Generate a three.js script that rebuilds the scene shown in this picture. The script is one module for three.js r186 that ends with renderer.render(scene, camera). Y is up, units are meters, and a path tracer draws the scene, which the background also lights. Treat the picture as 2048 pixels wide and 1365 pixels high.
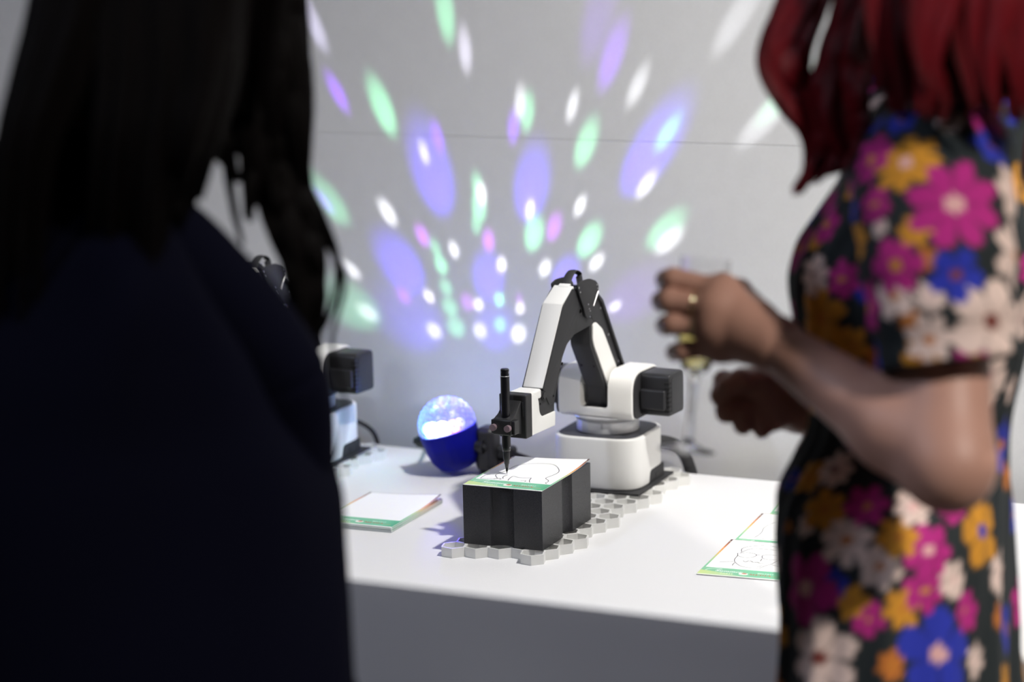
import * as THREE from 'three';
import { RoundedBoxGeometry } from 'three/addons/geometries/RoundedBoxGeometry.js';
import { mergeGeometries, toCreasedNormals } from 'three/addons/utils/BufferGeometryUtils.js';
import { MarchingCubes } from 'three/addons/objects/MarchingCubes.js';
import { RectAreaLightUniformsLib } from 'three/addons/lights/RectAreaLightUniformsLib.js';
import { Brush, Evaluator, SUBTRACTION } from 'three-bvh-csg';

// ------------------------------------------------------------------ camera, lights, exposure
const R = Math.PI / 180;
const scene = new THREE.Scene();
scene.background = new THREE.Color(0x000000);
const FPX = 4836;                                   // 85 mm lens on a full frame, in pixels of a 2048 wide picture
const camera = new THREE.PerspectiveCamera(2 * Math.atan(682.5 / FPX) / R, 2048 / 1365, 0.05, 60);
camera.filmGauge = 36;
camera.position.set(1.1599, 1.53, 2.4815);
camera.rotation.set(-10.68 * R, 25.7 * R, -1.2 * R, 'YXZ');
camera.focus = 2.86;
camera.userData.fStop = 2.6;
scene.add(camera);
camera.updateMatrixWorld(true);

const renderer = new THREE.WebGLRenderer({ antialias: true });
renderer.toneMapping = THREE.LinearToneMapping;
renderer.toneMappingExposure = 1.1;
renderer.shadowMap.enabled = true;
RectAreaLightUniformsLib.init();

// the ceiling lamps of the room: place, power (cd), beam half angle, colour, aim
const CEIL = 2.75;
const LAMPS = [
  { name: 'downlight', at: [0.92, 0.10], aim: [0.04, 0.75, -0.04], cd: 13.2, angle: 37, blend: 1, color: [1, 0.975, 0.94], soft: 2.2, label: 'round recessed ceiling downlight over the drawing table' },
  { name: 'downlight', at: [-0.95, 2.1], aim: [-0.2, 0.6, 0.1], cd: 6.4, angle: 66, color: [0.74, 0.8, 1], soft: 4, label: 'round recessed ceiling downlight beyond the person in dark clothes' },
  { name: 'downlight', at: [2.3, 1.4], aim: [1.4, 0.7, 0.95], cd: 17.5, angle: 70, color: [1, 0.93, 0.86], soft: 4, label: 'round recessed ceiling downlight behind the red-haired person' },
];
const EYE = camera.position.clone();
const RT = new THREE.Vector3(), UPV = new THREE.Vector3(), BACK = new THREE.Vector3();
camera.matrixWorld.extractBasis(RT, UPV, BACK);
const V = (x, y, z) => new THREE.Vector3(x, y, z);
/** the point that a pixel of the photograph shows at a given depth (metres) */
const at = (u, v, d) => EYE.clone().addScaledVector(BACK, -d).addScaledVector(RT, (u - 1024) / FPX * d).addScaledVector(UPV, -(v - 682.5) / FPX * d);
/** pixel position of a point */
const project = (p) => { const q = p.clone().sub(EYE), z = -q.dot(BACK); return [1024 + FPX * q.dot(RT) / z, 682.5 - FPX * q.dot(UPV) / z, z]; };
const onWall = (u, v, Z) => { const a = at(u, v, 1).sub(EYE); return EYE.clone().addScaledVector(a, (Z - EYE.z) / a.z); };

// ------------------------------------------------------------------ helpers
let seed = 7;
const rnd = () => { seed = (seed + 0x6d2b79f5) | 0; let t = Math.imul(seed ^ (seed >>> 15), 1 | seed); t = (t + Math.imul(t ^ (t >>> 7), 61 | t)) ^ t; return ((t ^ (t >>> 14)) >>> 0) / 4294967296; };
const rr = (a, b) => a + (b - a) * rnd();
const names = new Map();
const numbered = (n) => { const k = names.get(n) ?? 0; names.set(n, k + 1); return k ? n + '_' + String(k).padStart(3, '0') : n; };
const lin = (r, g, b) => new THREE.Color().setRGB(r, g, b);
const std = (o) => new THREE.MeshStandardMaterial(o);
const phys = (o) => new THREE.MeshPhysicalMaterial(o);
function mesh(name, g, m, parent) { const o = new THREE.Mesh(g, m); o.name = name; o.castShadow = o.receiveShadow = true; if (parent) parent.add(o); return o; }
function thing(name, label, category, pos = [0, 0, 0], group) {
  const o = new THREE.Group(); o.name = numbered(name); o.position.set(...pos); o.userData = { label, category };
  if (group) o.userData.group = group; scene.add(o); return o;
}
function tag(o, label, category, group) { o.name = numbered(o.name); o.userData = { label, category }; if (group) o.userData.group = group; scene.add(o); return o; }
function struct(name, g, m) { const o = mesh(name, g, m, scene); o.userData.kind = 'structure'; return o; }
const box = (x0, x1, y0, y1, z0, z1) => new THREE.BoxGeometry(x1 - x0, y1 - y0, z1 - z0).translate((x0 + x1) / 2, (y0 + y1) / 2, (z0 + z1) / 2);
const rbox = (x0, x1, y0, y1, z0, z1, r, s = 3) => new RoundedBoxGeometry(x1 - x0, y1 - y0, z1 - z0, s, r).translate((x0 + x1) / 2, (y0 + y1) / 2, (z0 + z1) / 2);
const mm = (g) => g.scale(0.001, 0.001, 0.001);
const merge = (list) => mergeGeometries(list.map((g) => { const q = g.index ? g.toNonIndexed() : g; for (const k of Object.keys(q.attributes)) if (!['position', 'normal', 'uv'].includes(k)) q.deleteAttribute(k); return q; }));
const crease = (g, a = 0.7) => toCreasedNormals(g, a);
function shapeOf(pts) { const s = new THREE.Shape(); pts.forEach(([a, b], i) => (i ? s.lineTo(a, b) : s.moveTo(a, b))); s.closePath(); return s; }
/** polygon with rounded corners */
function roundPoly(pts, r, n = 4) {
  const out = [], N = pts.length;
  for (let i = 0; i < N; i++) {
    const [px, py] = pts[(i + N - 1) % N], [x, y] = pts[i], [qx, qy] = pts[(i + 1) % N], rad = Array.isArray(r) ? r[i] : r;
    const a = Math.hypot(px - x, py - y), b = Math.hypot(qx - x, qy - y), d = Math.min(rad, a * 0.45, b * 0.45);
    if (d < 1e-6) { out.push([x, y]); continue; }
    const ax = x + (px - x) / a * d, ay = y + (py - y) / a * d, bx = x + (qx - x) / b * d, by = y + (qy - y) / b * d;
    for (let k = 0; k <= n; k++) { const t = k / n; out.push([(1 - t) * (1 - t) * ax + 2 * t * (1 - t) * x + t * t * bx, (1 - t) * (1 - t) * ay + 2 * t * (1 - t) * y + t * t * by]); }
  }
  return out;
}
function area2(p) { let s = 0; for (let i = 0; i < p.length; i++) { const [a, b] = p[i], [c, d] = p[(i + 1) % p.length]; s += a * d - c * b; } return s; }
/** a profile drawn in (z, y), extruded along x from x0 to x1, millimetres */
function prof(pts, x0, x1, bevel = 0.6, holes = []) {
  const p = area2(pts) < 0 ? pts.slice().reverse() : pts, s = shapeOf(p);
  for (const [hz, hy, hr] of holes) { const h = new THREE.Path(); h.absarc(hz, hy, hr, 0, Math.PI * 2, true); s.holes.push(h); }
  const g = new THREE.ExtrudeGeometry(s, { depth: x1 - x0 - 2 * bevel, bevelEnabled: bevel > 0, bevelThickness: bevel, bevelSize: bevel, bevelOffset: -bevel, bevelSegments: 2, curveSegments: 10 });
  return crease(g.rotateY(-Math.PI / 2).translate(x1 - bevel, 0, 0));
}
/** a plan drawn in (x, z), extruded upwards from y0 to y1 */
function plan(pts, y0, y1, bevel = 0, a = 0.5) {
  const q = pts.map(([x, z]) => [x, -z]), p = area2(q) < 0 ? q.reverse() : q;
  const g = new THREE.ExtrudeGeometry(shapeOf(p), { depth: y1 - y0 - 2 * bevel, bevelEnabled: bevel > 0, bevelThickness: bevel, bevelSize: bevel, bevelOffset: -bevel, bevelSegments: 3 });
  return crease(g.rotateX(-Math.PI / 2).translate(0, y0 + bevel, 0), a);
}
const lathe = (pts, n = 48) => new THREE.LatheGeometry(pts.map(([r, y]) => new THREE.Vector2(r, y)), n);
/** a tube through points, radius and flattening along the way; caps closed */
function sweep(points, radius, { sides = 8, steps = 24, flat = 1, flatDir = null, uvLen = 1 } = {}) {
  const c = new THREE.CatmullRomCurve3(points, false, 'centripetal'), pos = [], uv = [], idx = [], t = V(), n = V(), b = V(), p = V();
  const ref = flatDir ? flatDir.clone() : V(0, 1, 0);
  for (let i = 0; i <= steps; i++) {
    const s = i / steps; c.getPoint(s, p); c.getTangent(s, t);
    if (!flatDir && Math.abs(t.y) > 0.95) ref.set(1, 0, 0.2);
    n.copy(ref).addScaledVector(t, -ref.dot(t)).normalize(); b.crossVectors(t, n).normalize();
    const r = typeof radius === 'function' ? radius(s) : radius;
    for (let k = 0; k <= sides; k++) { const a = k / sides * Math.PI * 2, q = p.clone().addScaledVector(n, Math.cos(a) * r * flat).addScaledVector(b, Math.sin(a) * r); pos.push(q.x, q.y, q.z); uv.push(k / sides, s * uvLen); }
  }
  const w = sides + 1;
  for (let i = 0; i < steps; i++) for (let k = 0; k < sides; k++) { const o = i * w + k; idx.push(o, o + 1, o + w, o + 1, o + w + 1, o + w); }
  const e0 = pos.length / 3; c.getPoint(0, p); pos.push(p.x, p.y, p.z); uv.push(0.5, 0); c.getPoint(1, p); pos.push(p.x, p.y, p.z); uv.push(0.5, uvLen);
  for (let k = 0; k < sides; k++) { idx.push(e0, k + 1, k); idx.push(e0 + 1, steps * w + k, steps * w + k + 1); }
  const g = new THREE.BufferGeometry(); g.setAttribute('position', new THREE.Float32BufferAttribute(pos, 3)); g.setAttribute('uv', new THREE.Float32BufferAttribute(uv, 2)); g.setIndex(idx); g.computeVertexNormals(); return g;
}
function canvasTex(w, h, draw, srgb = true) {
  const c = document.createElement('canvas'); c.width = w; c.height = h; draw(c.getContext('2d'), w, h);
  const t = new THREE.CanvasTexture(c); if (srgb) t.colorSpace = THREE.SRGBColorSpace; t.wrapS = t.wrapT = THREE.RepeatWrapping; t.anisotropy = 8; return t;
}
function noiseTex(n, f) {
  const d = new Uint8Array(n * n * 4);
  for (let y = 0; y < n; y++) for (let x = 0; x < n; x++) { const v = Math.max(0, Math.min(255, f(x, y) * 255)); d.set([v, v, v, 255], (y * n + x) * 4); }
  const t = new THREE.DataTexture(d, n, n); t.magFilter = THREE.LinearFilter; t.minFilter = THREE.LinearFilter; t.wrapS = t.wrapT = THREE.RepeatWrapping; t.needsUpdate = true; return t;
}
const grid = (n) => { const a = new Float32Array(n * n); for (let i = 0; i < n * n; i++) a[i] = rnd(); return (x, y) => { const xi = Math.floor(x), yi = Math.floor(y), fx = x - xi, fy = y - yi, g = (i, j) => a[((j % n + n) % n) * n + ((i % n + n) % n)]; const s = fx * fx * (3 - 2 * fx), t = fy * fy * (3 - 2 * fy); return (g(xi, yi) * (1 - s) + g(xi + 1, yi) * s) * (1 - t) + (g(xi, yi + 1) * (1 - s) + g(xi + 1, yi + 1) * s) * t; }; };
/** uv in metres from the two widest axes of each face */
function boxUV(g, k = 1) {
  const p = g.attributes.position, n = g.attributes.normal, uv = new Float32Array(p.count * 2);
  for (let i = 0; i < p.count; i++) { const ax = Math.abs(n.getX(i)), ay = Math.abs(n.getY(i)), az = Math.abs(n.getZ(i)); const [a, b] = ay >= ax && ay >= az ? [p.getX(i), p.getZ(i)] : ax >= az ? [p.getZ(i), p.getY(i)] : [p.getX(i), p.getY(i)]; uv[2 * i] = a * k; uv[2 * i + 1] = b * k; }
  g.setAttribute('uv', new THREE.BufferAttribute(uv, 2)); return g;
}

// ------------------------------------------------------------------ surface textures
const weave = noiseTex(256, (x, y) => { const a = Math.sin(x / 256 * Math.PI * 2 * 32), b = Math.sin(y / 256 * Math.PI * 2 * 32); return 0.5 + 0.22 * (((x >> 2) + (y >> 2)) % 2 ? a : b) + (rnd() - 0.5) * 0.35; });
weave.repeat.set(60, 60);
const grain = noiseTex(256, () => rnd());
const mottleA = grid(16), mottleB = grid(64);
const wallTex = noiseTex(512, (x, y) => 0.96 + 0.014 * (mottleA(x / 32, y / 32) - 0.5) + 0.01 * (mottleB(x / 8, y / 8) - 0.5) + 0.012 * (rnd() - 0.5));
wallTex.colorSpace = THREE.SRGBColorSpace;

const M = {
  wall: std({ color: lin(0.66, 0.665, 0.665), roughness: 0.9, map: wallTex }),
  room: std({ color: lin(0.34, 0.33, 0.33), roughness: 0.9 }),
  ceiling: std({ color: lin(0.6, 0.6, 0.6), roughness: 0.95 }),
  floor: std({ color: lin(0.09, 0.085, 0.08), roughness: 0.6, bumpMap: grain, bumpScale: 0.0004 }),
  cloth: std({ color: lin(0.84, 0.84, 0.85), roughness: 0.95, bumpMap: weave, bumpScale: 0.00035 }),
  white: phys({ color: lin(0.83, 0.825, 0.80), roughness: 0.42, clearcoat: 0.15, clearcoatRoughness: 0.3 }),
  satin: phys({ color: lin(0.62, 0.62, 0.63), roughness: 0.3, metalness: 0.35 }),
  black: std({ color: lin(0.016, 0.016, 0.018), roughness: 0.42 }),
  blackMatte: std({ color: lin(0.02, 0.02, 0.022), roughness: 0.62 }),
  panel: std({ color: lin(0.045, 0.046, 0.055), roughness: 0.5 }),
  steel: std({ color: lin(0.55, 0.54, 0.55), roughness: 0.3, metalness: 1 }),
  hole: std({ color: lin(0.004, 0.004, 0.004), roughness: 0.8 }),
  print: phys({ color: lin(0.86, 0.86, 0.84), roughness: 0.45, transmission: 0.3, thickness: 0 }),
  pla: std({ color: lin(0.017, 0.017, 0.021), roughness: 0.5 }),
  metalLeg: std({ color: lin(0.3, 0.3, 0.31), roughness: 0.4, metalness: 0.8 }),
};
const glitter = grain.clone(); glitter.repeat.set(22, 22); glitter.needsUpdate = true;
M.pla.bumpMap = glitter; M.pla.bumpScale = 0.00025; M.pla.roughnessMap = glitter;

// ------------------------------------------------------------------ the room
const WZ = -0.51, X0 = -2.4, X1 = 3.6, Z1 = 4.2;
struct('floor', box(X0 - 0.1, X1 + 0.1, -0.1, 0, WZ - 0.1, Z1 + 0.1), M.floor);
struct('ceiling', box(X0 - 0.1, X1 + 0.1, CEIL, CEIL + 0.1, WZ - 0.1, Z1 + 0.1), M.ceiling);
{
  // back wall: two courses of white board that meet in a fine joint at 1.19 m
  const back = new THREE.Group(); back.name = 'wall_back'; back.userData.kind = 'structure'; scene.add(back);
  const lower = box(X0 - 0.1, X1 + 0.1, 0, 1.1887, WZ - 0.1, WZ), upper = box(X0 - 0.1, X1 + 0.1, 1.1893, CEIL, WZ - 0.1, WZ);
  mesh('board', boxUV(lower), M.wall, back); mesh('board_001', boxUV(upper), M.wall, back); mesh('joint_strip', box(X0 - 0.1, X1 + 0.1, 1.188, 1.19, WZ - 0.09, WZ - 0.0008), M.wall, back);
}
struct('wall_left', box(X0 - 0.1, X0, 0, CEIL, WZ, Z1), M.room);
struct('wall_right', box(X1, X1 + 0.1, 0, CEIL, WZ, Z1), M.room);
struct('wall_front', box(X0 - 0.1, X1 + 0.1, 0, CEIL, Z1, Z1 + 0.1), M.room);
for (const l of LAMPS) {
  const t = thing(l.name, l.label, 'ceiling lamp', [l.at[0], CEIL, l.at[1]]);
  mesh('trim_ring', lathe([[0.062, -0.012], [0.075, -0.012], [0.078, -0.006], [0.078, 0]]), M.white, t);
  mesh('lamp_disc', lathe([[0, -0.008], [0.062, -0.008], [0.062, -0.001], [0, -0.001]]), std({ color: lin(0.5, 0.5, 0.5), emissive: lin(...l.color), emissiveIntensity: 2 }), t);
  const s = new THREE.SpotLight(lin(...l.color), l.cd, 0, l.angle * R, l.blend ?? 0.5, 2);
  s.position.set(l.at[0], CEIL - 0.03, l.at[1]); s.target.position.set(...l.aim); s.castShadow = true; s.shadow.radius = l.soft; s.name = 'downlight_beam';
  scene.add(s, s.target);
}

// ------------------------------------------------------------------ table and cloth
const TY = 0.75, TF = 0.142, TB = -0.467, TX0 = -1.35, TX1 = 1.09;
{
  const t = thing('folding_table', 'long narrow folding table hidden under the white cloth', 'table', [(TX0 + TX1) / 2, 0, (TF + TB) / 2]);
  const hw = (TX1 - TX0) / 2 - 0.012, hd = (TF - TB) / 2 - 0.012;
  mesh('tabletop', rbox(-hw, hw, TY - 0.048, TY - 0.003, -hd, hd, 0.008), M.panel, t);
  for (const sx of [-1, 1]) for (const sz of [-1, 1]) mesh('leg', new THREE.CylinderGeometry(0.014, 0.014, TY - 0.05, 12).translate(sx * (hw - 0.2), (TY - 0.05) / 2, sz * (hd - 0.05)), M.metalLeg, t);
}
{
  // one sheet: across the table it runs up the front, over the top and down the back
  const prof2 = [], r = 0.009;
  for (let i = 0; i <= 36; i++) prof2.push([TF, 0.012 + (TY - r - 0.012) * i / 36, 1 - i / 36]);
  for (let i = 1; i <= 6; i++) { const a = i / 6 * Math.PI / 2; prof2.push([TF - r + Math.cos(a) * r, TY - r + Math.sin(a) * r, 0]); }
  for (let i = 1; i < 60; i++) prof2.push([TF - r + (TB + r - TF + r) * i / 60, TY, 0]);
  for (let i = 0; i <= 6; i++) { const a = Math.PI / 2 + i / 6 * Math.PI / 2; prof2.push([TB + r + Math.cos(a) * r, TY - r + Math.sin(a) * r, 0]); }
  for (let i = 1; i <= 16; i++) prof2.push([TB, TY - r - (TY - r - 0.012) * i / 16, 0]);
  const NX = 200, pos = [], uv = [], idx = [], w = prof2.length, len = [0];
  for (let j = 1; j < w; j++) len.push(len[j - 1] + Math.hypot(prof2[j][0] - prof2[j - 1][0], prof2[j][1] - prof2[j - 1][1]));
  for (let i = 0; i <= NX; i++) {
    const x = TX0 + (TX1 - TX0) * i / NX;
    for (let j = 0; j < w; j++) {
      let [z, y, d] = prof2[j];
      const hang = Math.min(1, (x - TX0) / 0.15, (TX1 - x) / 0.15); if (d > 0) z += hang * d * (0.010 * Math.sin(x * 9.1 + 0.7) + 0.006 * Math.sin(x * 23 + 2) + 0.004) * Math.min(1, d * 3) + hang * 0.012 * d;
      pos.push(x, y, z); uv.push(x, len[j]);
    }
  }
  for (let i = 0; i < NX; i++) for (let j = 0; j < w - 1; j++) { const o = i * w + j; idx.push(o, o + w, o + 1, o + 1, o + w, o + w + 1); }
  const top = new THREE.BufferGeometry(); top.setAttribute('position', new THREE.Float32BufferAttribute(pos, 3)); top.setAttribute('uv', new THREE.Float32BufferAttribute(uv, 2)); top.setIndex(idx); top.computeVertexNormals();
  const ends = [TX0, TX1].map((x, k) => boxUV(box(x - (k ? 0.0005 : 0.0005), x + 0.0005, 0.012, TY - 0.001, TB, TF)));
  tag(mesh('tablecloth', merge([top, ...ends]), M.cloth), 'white woven cloth hanging over the long table to the floor', 'tablecloth');
}

// ------------------------------------------------------------------ honeycomb plates
const YAW = 1.9 * R, PLATE_H = 0.012;
const HA = 0.028, HR = HA / Math.sqrt(3);
const hexPath = (r) => [0, 1, 2, 3, 4, 5].map((k) => [Math.cos((45 + 60 * k) * R) * r, Math.sin((45 + 60 * k) * R) * r]);
function hexCell() {
  const s = shapeOf(hexPath(HR - 0.00005)), h = new THREE.Path(); hexPath(HR - 0.0021).reverse().forEach(([a, b], i) => (i ? h.lineTo(a, b) : h.moveTo(a, b))); h.closePath(); s.holes.push(h);
  return new THREE.ExtrudeGeometry(s, { depth: PLATE_H, bevelEnabled: false }).rotateX(-Math.PI / 2);
}
const hexG = hexCell();
function honeycomb(pos, label) {
  const t = thing('honeycomb_plate', label, 'printed plate', pos, 'honeycomb plates under the robot arms'); t.rotation.y = YAW;
  const c15 = Math.cos(15 * R) * HA, s15 = Math.sin(15 * R) * HA;
  for (let n = -2; n < 22; n++) for (let m = -12; m < 8; m++) {
    const x = -0.009 + m * c15 + n * s15, y = -0.0085 + m * s15 + n * c15;      // y: towards the wall
    if (x < -0.113 || x > 0.0155 + y * 0.03 || y < -0.0135 || y > 0.435) continue;
    const c = mesh('hex_cell', hexG, M.print, t); c.position.set(x, 0, -y);
  }
  return t;
}
honeycomb([0, TY, 0], 'white honeycomb plate under the black block and the drawing robot arm');
const P2 = [-0.4466, TY, 0.016];
honeycomb(P2, 'white honeycomb plate of the second robot arm, beside the person in dark clothes');

// ------------------------------------------------------------------ robot arms
const circleHole = (g, list, x, r = 2.2) => list.map(([z, y, rad]) => new THREE.CylinderGeometry(rad ?? r, rad ?? r, 0.5, 16).rotateZ(Math.PI / 2).translate(x, y, z));
const RB = {};
{
  const sq = (h, r) => roundPoly([[-h, -h], [h, -h], [h, h], [-h, h]], r * 1.25, 8);
  RB.seat = mm(plan(sq(66.5, 1), 0, 2.5, 0.4));
  RB.base = mm(plan(sq(60, 28), 2.5, 70, 3, 0.9));
  RB.top = mm(plan(sq(55.5, 25), 69.4, 70.5, 0.3));
  RB.port = mm(merge([prof(roundPoly([[12, 0], [6, 20], [-45, 20], [-45, 0]], [1, 6, 3, 1]), 56, 60.4, 0.3), prof(roundPoly([[-12, 4], [-12, 13], [-26, 13], [-26, 4]], 2), 60.2, 60.9, 0.2)]));
  RB.neck = mm(lathe([[0, 70], [39.5, 70], [41, 71.2], [41, 85], [40.2, 86], [43, 87.5], [46, 91], [46, 93], [0, 93]], 64)); RB.neck = crease(RB.neck, 0.5);
  // shoulder housing with its slot
  const hp = roundPoly([[-42, 91], [42, 91], [42, 155], [-42, 155]], [14, 14, 34, 20], 8);
  const A = new Brush(prof(hp, -52, 54, 3)), slot = plan(roundPoly([[-19.5, 106], [20, 106], [20, 230], [-19.5, 230]], [7, 7, 0, 0], 6).map(([x, y]) => [x, -y]), -60, 60).rotateX(Math.PI / 2);
  const B = new Brush(slot); A.updateMatrixWorld(); B.updateMatrixWorld();
  const cut = new Evaluator(); cut.attributes = ['position', 'normal']; cut.useGroups = false;
  RB.housing = mm(cut.evaluate(A, B, SUBTRACTION).geometry);
  RB.slotLiner = mm(box(-19.3, 19.8, 106, 107, -40, 38));
  RB.cover = [54, -56].map((x) => mm(prof(roundPoly([[-39, 94], [39, 93], [39, 152], [-39, 152]], [12, 12, 32, 18], 8), x, x + 2.4, 0.8)));
  RB.motor = mm(prof(roundPoly([[-26, 97], [21, 97], [21, 152], [-26, 152]], [6, 6, 8, 8], 5), 56, 97, 3));
  RB.motorBox = mm(rbox(58, 93, 106, 132, 18, 27, 2.5));
  RB.vents = []; for (let k = 0; k < 7; k++) RB.vents.push(mm(rbox(90, 97.4, 103 + k * 6, 106 + k * 6, 4, 21.5, 0.6, 1)));
  RB.motorEnd = mm(prof(roundPoly([[-22, 101], [15, 101], [15, 148], [-22, 148]], 6, 5), 96.6, 97.6, 0.3));
  RB.leftMotor = mm(prof(roundPoly([[-26, 100], [18, 100], [18, 148], [-26, 148]], 8, 5), -82, -56, 3));
  // lower link: dark body, white side panels
  const low = [[79, 226], [78, 194], [36, 131], [31, 104], [10, 99], [-12, 104], [-20, 125], [2, 152], [37, 199], [46, 214], [62, 229]];
  RB.low = mm(prof(roundPoly(low, 4), -14, 14, 0.8));
  RB.lowHoles = ([[-9, 0.52], [9, 0.52]].map(([x, t]) => mm( new THREE.CylinderGeometry(1.6, 1.6, 0.8, 14).rotateX(Math.PI / 2).rotateX(34 * R).translate(x, 131 + (194 - 131) * t, 36.4 + (78 - 36) * t))));
  RB.panel = [14, -16.5].map((x) => mm(prof(roundPoly([[73, 221], [65, 223], [47, 211.5], [37, 198], [3, 149.5], [-14, 124], [22, 118], [32, 135], [71, 194], [74, 202]], 3.5), x, x + 2.5, 0.7)));
  // forearm: white cover above, open dark frame below
  const fore = [[124.6, 275.4], [109.6, 265], [106, 254], [95, 237], [71, 228], [72, 221], [91, 219.5], [123.7, 217], [144.9, 208], [157.9, 194], [172.8, 162.5], [182, 141], [194, 141], [211, 163], [153, 257]];
  RB.frame = mm(merge([prof(roundPoly(fore, 3), 11.5, 15, 0.7, [[105.5, 243, 3.2], [159, 186, 1.9], [184, 150, 2]]), prof(roundPoly(fore, 3), -15, -11.5, 0.7, [[105.5, 243, 3.2], [159, 186, 1.9], [184, 150, 2]]),
    prof(roundPoly([[118, 274], [150, 256], [207, 163], [203, 160], [146, 252], [114, 270]], 1), -12, 12, 0.2)]));
  RB.frameCore = mm(merge([prof(roundPoly([[118, 263], [108, 252], [98, 240], [108, 232], [121, 234], [131, 250], [129, 260]], 4), -11, 11, 0.5), prof(roundPoly([[128, 226], [150, 213], [160, 206], [156, 216], [138, 232], [130, 234]], 3), -11, 11, 0.5)]));
  RB.cover2 = mm(merge([prof(roundPoly([[121, 277.6], [153.5, 260], [210.5, 165], [207.5, 163.2], [151, 257], [119.5, 274]], 1.2), -13.4, 13.4, 0.9), prof(roundPoly([[117, 279.5], [124, 276.5], [122, 273], [115, 276]], 1), -7.5, 7.5, 0.4), prof(roundPoly([[207, 166], [214, 156], [211, 154], [204, 163]], 1), -7.5, 7.5, 0.4)]));
  // three-cornered elbow plates
  const tri = [[121.4, 278.9], [107.3, 282.5], [86.1, 282], [69, 277], [60.6, 270.1], [61.5, 262], [68.2, 256], [80, 243], [82, 236], [90.5, 232], [98.9, 235.5], [104.2, 248.4], [114.9, 264.6]];
  RB.tri = [16.5, -19].map((x) => mm(prof(roundPoly(tri, 4), x, x + 2.5, 0.8)));
  RB.triScrews = ([19, -19].flatMap((x) => circleHole(null, [[117, 275, 1.3], [113.5, 268.8, 1.1], [91.5, 250, 1], [89, 244, 1], [86.6, 241, 1], [66, 271, 1.1], [64, 266, 1]], x).map(mm)));
  RB.triRod = mm(sweep([V(19.6, 262, 64), V(19.6, 246, 78)], 0.8, { sides: 8, steps: 2 }));
  RB.triAxle = [[112, 270], [72, 266], [91, 241]].map(([z, y]) => mm(new THREE.CylinderGeometry(4.2, 4.2, 34, 20).rotateZ(Math.PI / 2).translate(0, y, z)));
  // parallel rods behind the lower link
  const rod = [[68, 263], [57, 257], [46, 248.5], [-17, 151], [-22, 140], [-2, 136], [7, 150], [41, 199], [60, 216], [76, 233], [76, 246]];
  RB.rod = [13, -16].map((x) => mm(merge([prof(roundPoly(rod, 4), x, x + 1.6, 0.4), prof(roundPoly([[68, 263], [57, 257], [46, 248.5], [-17, 151], [-13, 149.5], [49, 246], [59, 254], [68, 259]], 1), x, x + 5, 0.5)])));
  RB.rodScrews = [17.2, -17.2].flatMap((x) => circleHole(null, [[48, 238, 1.5], [26, 200, 1.5], [-3, 160, 1.5]], x * 0.86).map(mm));
  // cable loop over the elbow
  RB.loop = mm(sweep([V(1, 272, 118), V(-1, 279, 112), V(-3, 288, 98), V(-3, 291, 88), V(-2, 287, 78), V(-1, 277, 75), V(0, 268, 76)], 6, { sides: 10, steps: 30, flat: 0.22 }));
  // wrist and tool
  RB.wrist = mm(merge([prof(roundPoly([[222, 152], [206, 158], [178, 150], [180, 129], [214, 128]], 2), 10.5, 13.5, 0.5, [[217, 147, 1.8]]), prof(roundPoly([[222, 152], [206, 158], [178, 150], [180, 129], [214, 128]], 2), -13.5, -10.5, 0.5, [[217, 147, 1.8]]),
    new THREE.CylinderGeometry(6, 6, 30, 24).rotateZ(Math.PI / 2).translate(0, 156, 209)]));
  RB.pivotScrews = [15.2, -15.2].map((x) => mm(new THREE.CylinderGeometry(4.4, 4.4, 2, 22).rotateZ(Math.PI / 2).translate(x, 156, 209)));
  RB.tool = mm(merge([prof(roundPoly([[246, 163.5], [246, 113], [181, 113], [180, 131], [215, 131], [222, 137], [223.5, 149], [226, 158], [236, 163.5]], [2, 2, 2, 1.5, 6, 6, 3, 4, 3], 5), -15.5, 15.5, 1), rbox(-15, 15, 154, 166, 215, 247, 3)]));
  RB.clampPlate = mm(rbox(-19, 17.5, 113, 166.5, 245.5, 262, 1.6));
  RB.clamp = mm(merge([prof(roundPoly([[262, 119], [276, 122], [290.5, 122], [290.5, 141], [277, 146], [262, 160]], [1, 2, 2, 2, 2, 1]), -12.5, 11.5, 0.8), rbox(-16.5, 15.5, 123, 140, 276, 288, 1), rbox(12, 14, 140, 158, 262, 263.2, 0.4, 1)]));
  RB.screw = mm(new THREE.CylinderGeometry(4.1, 4.1, 5, 24).rotateX(Math.PI / 2));
  RB.screw.computeBoundingBox();
}
const red = std({ color: lin(0.42, 0.3, 0.34), roughness: 0.35, metalness: 0.6 });
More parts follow.
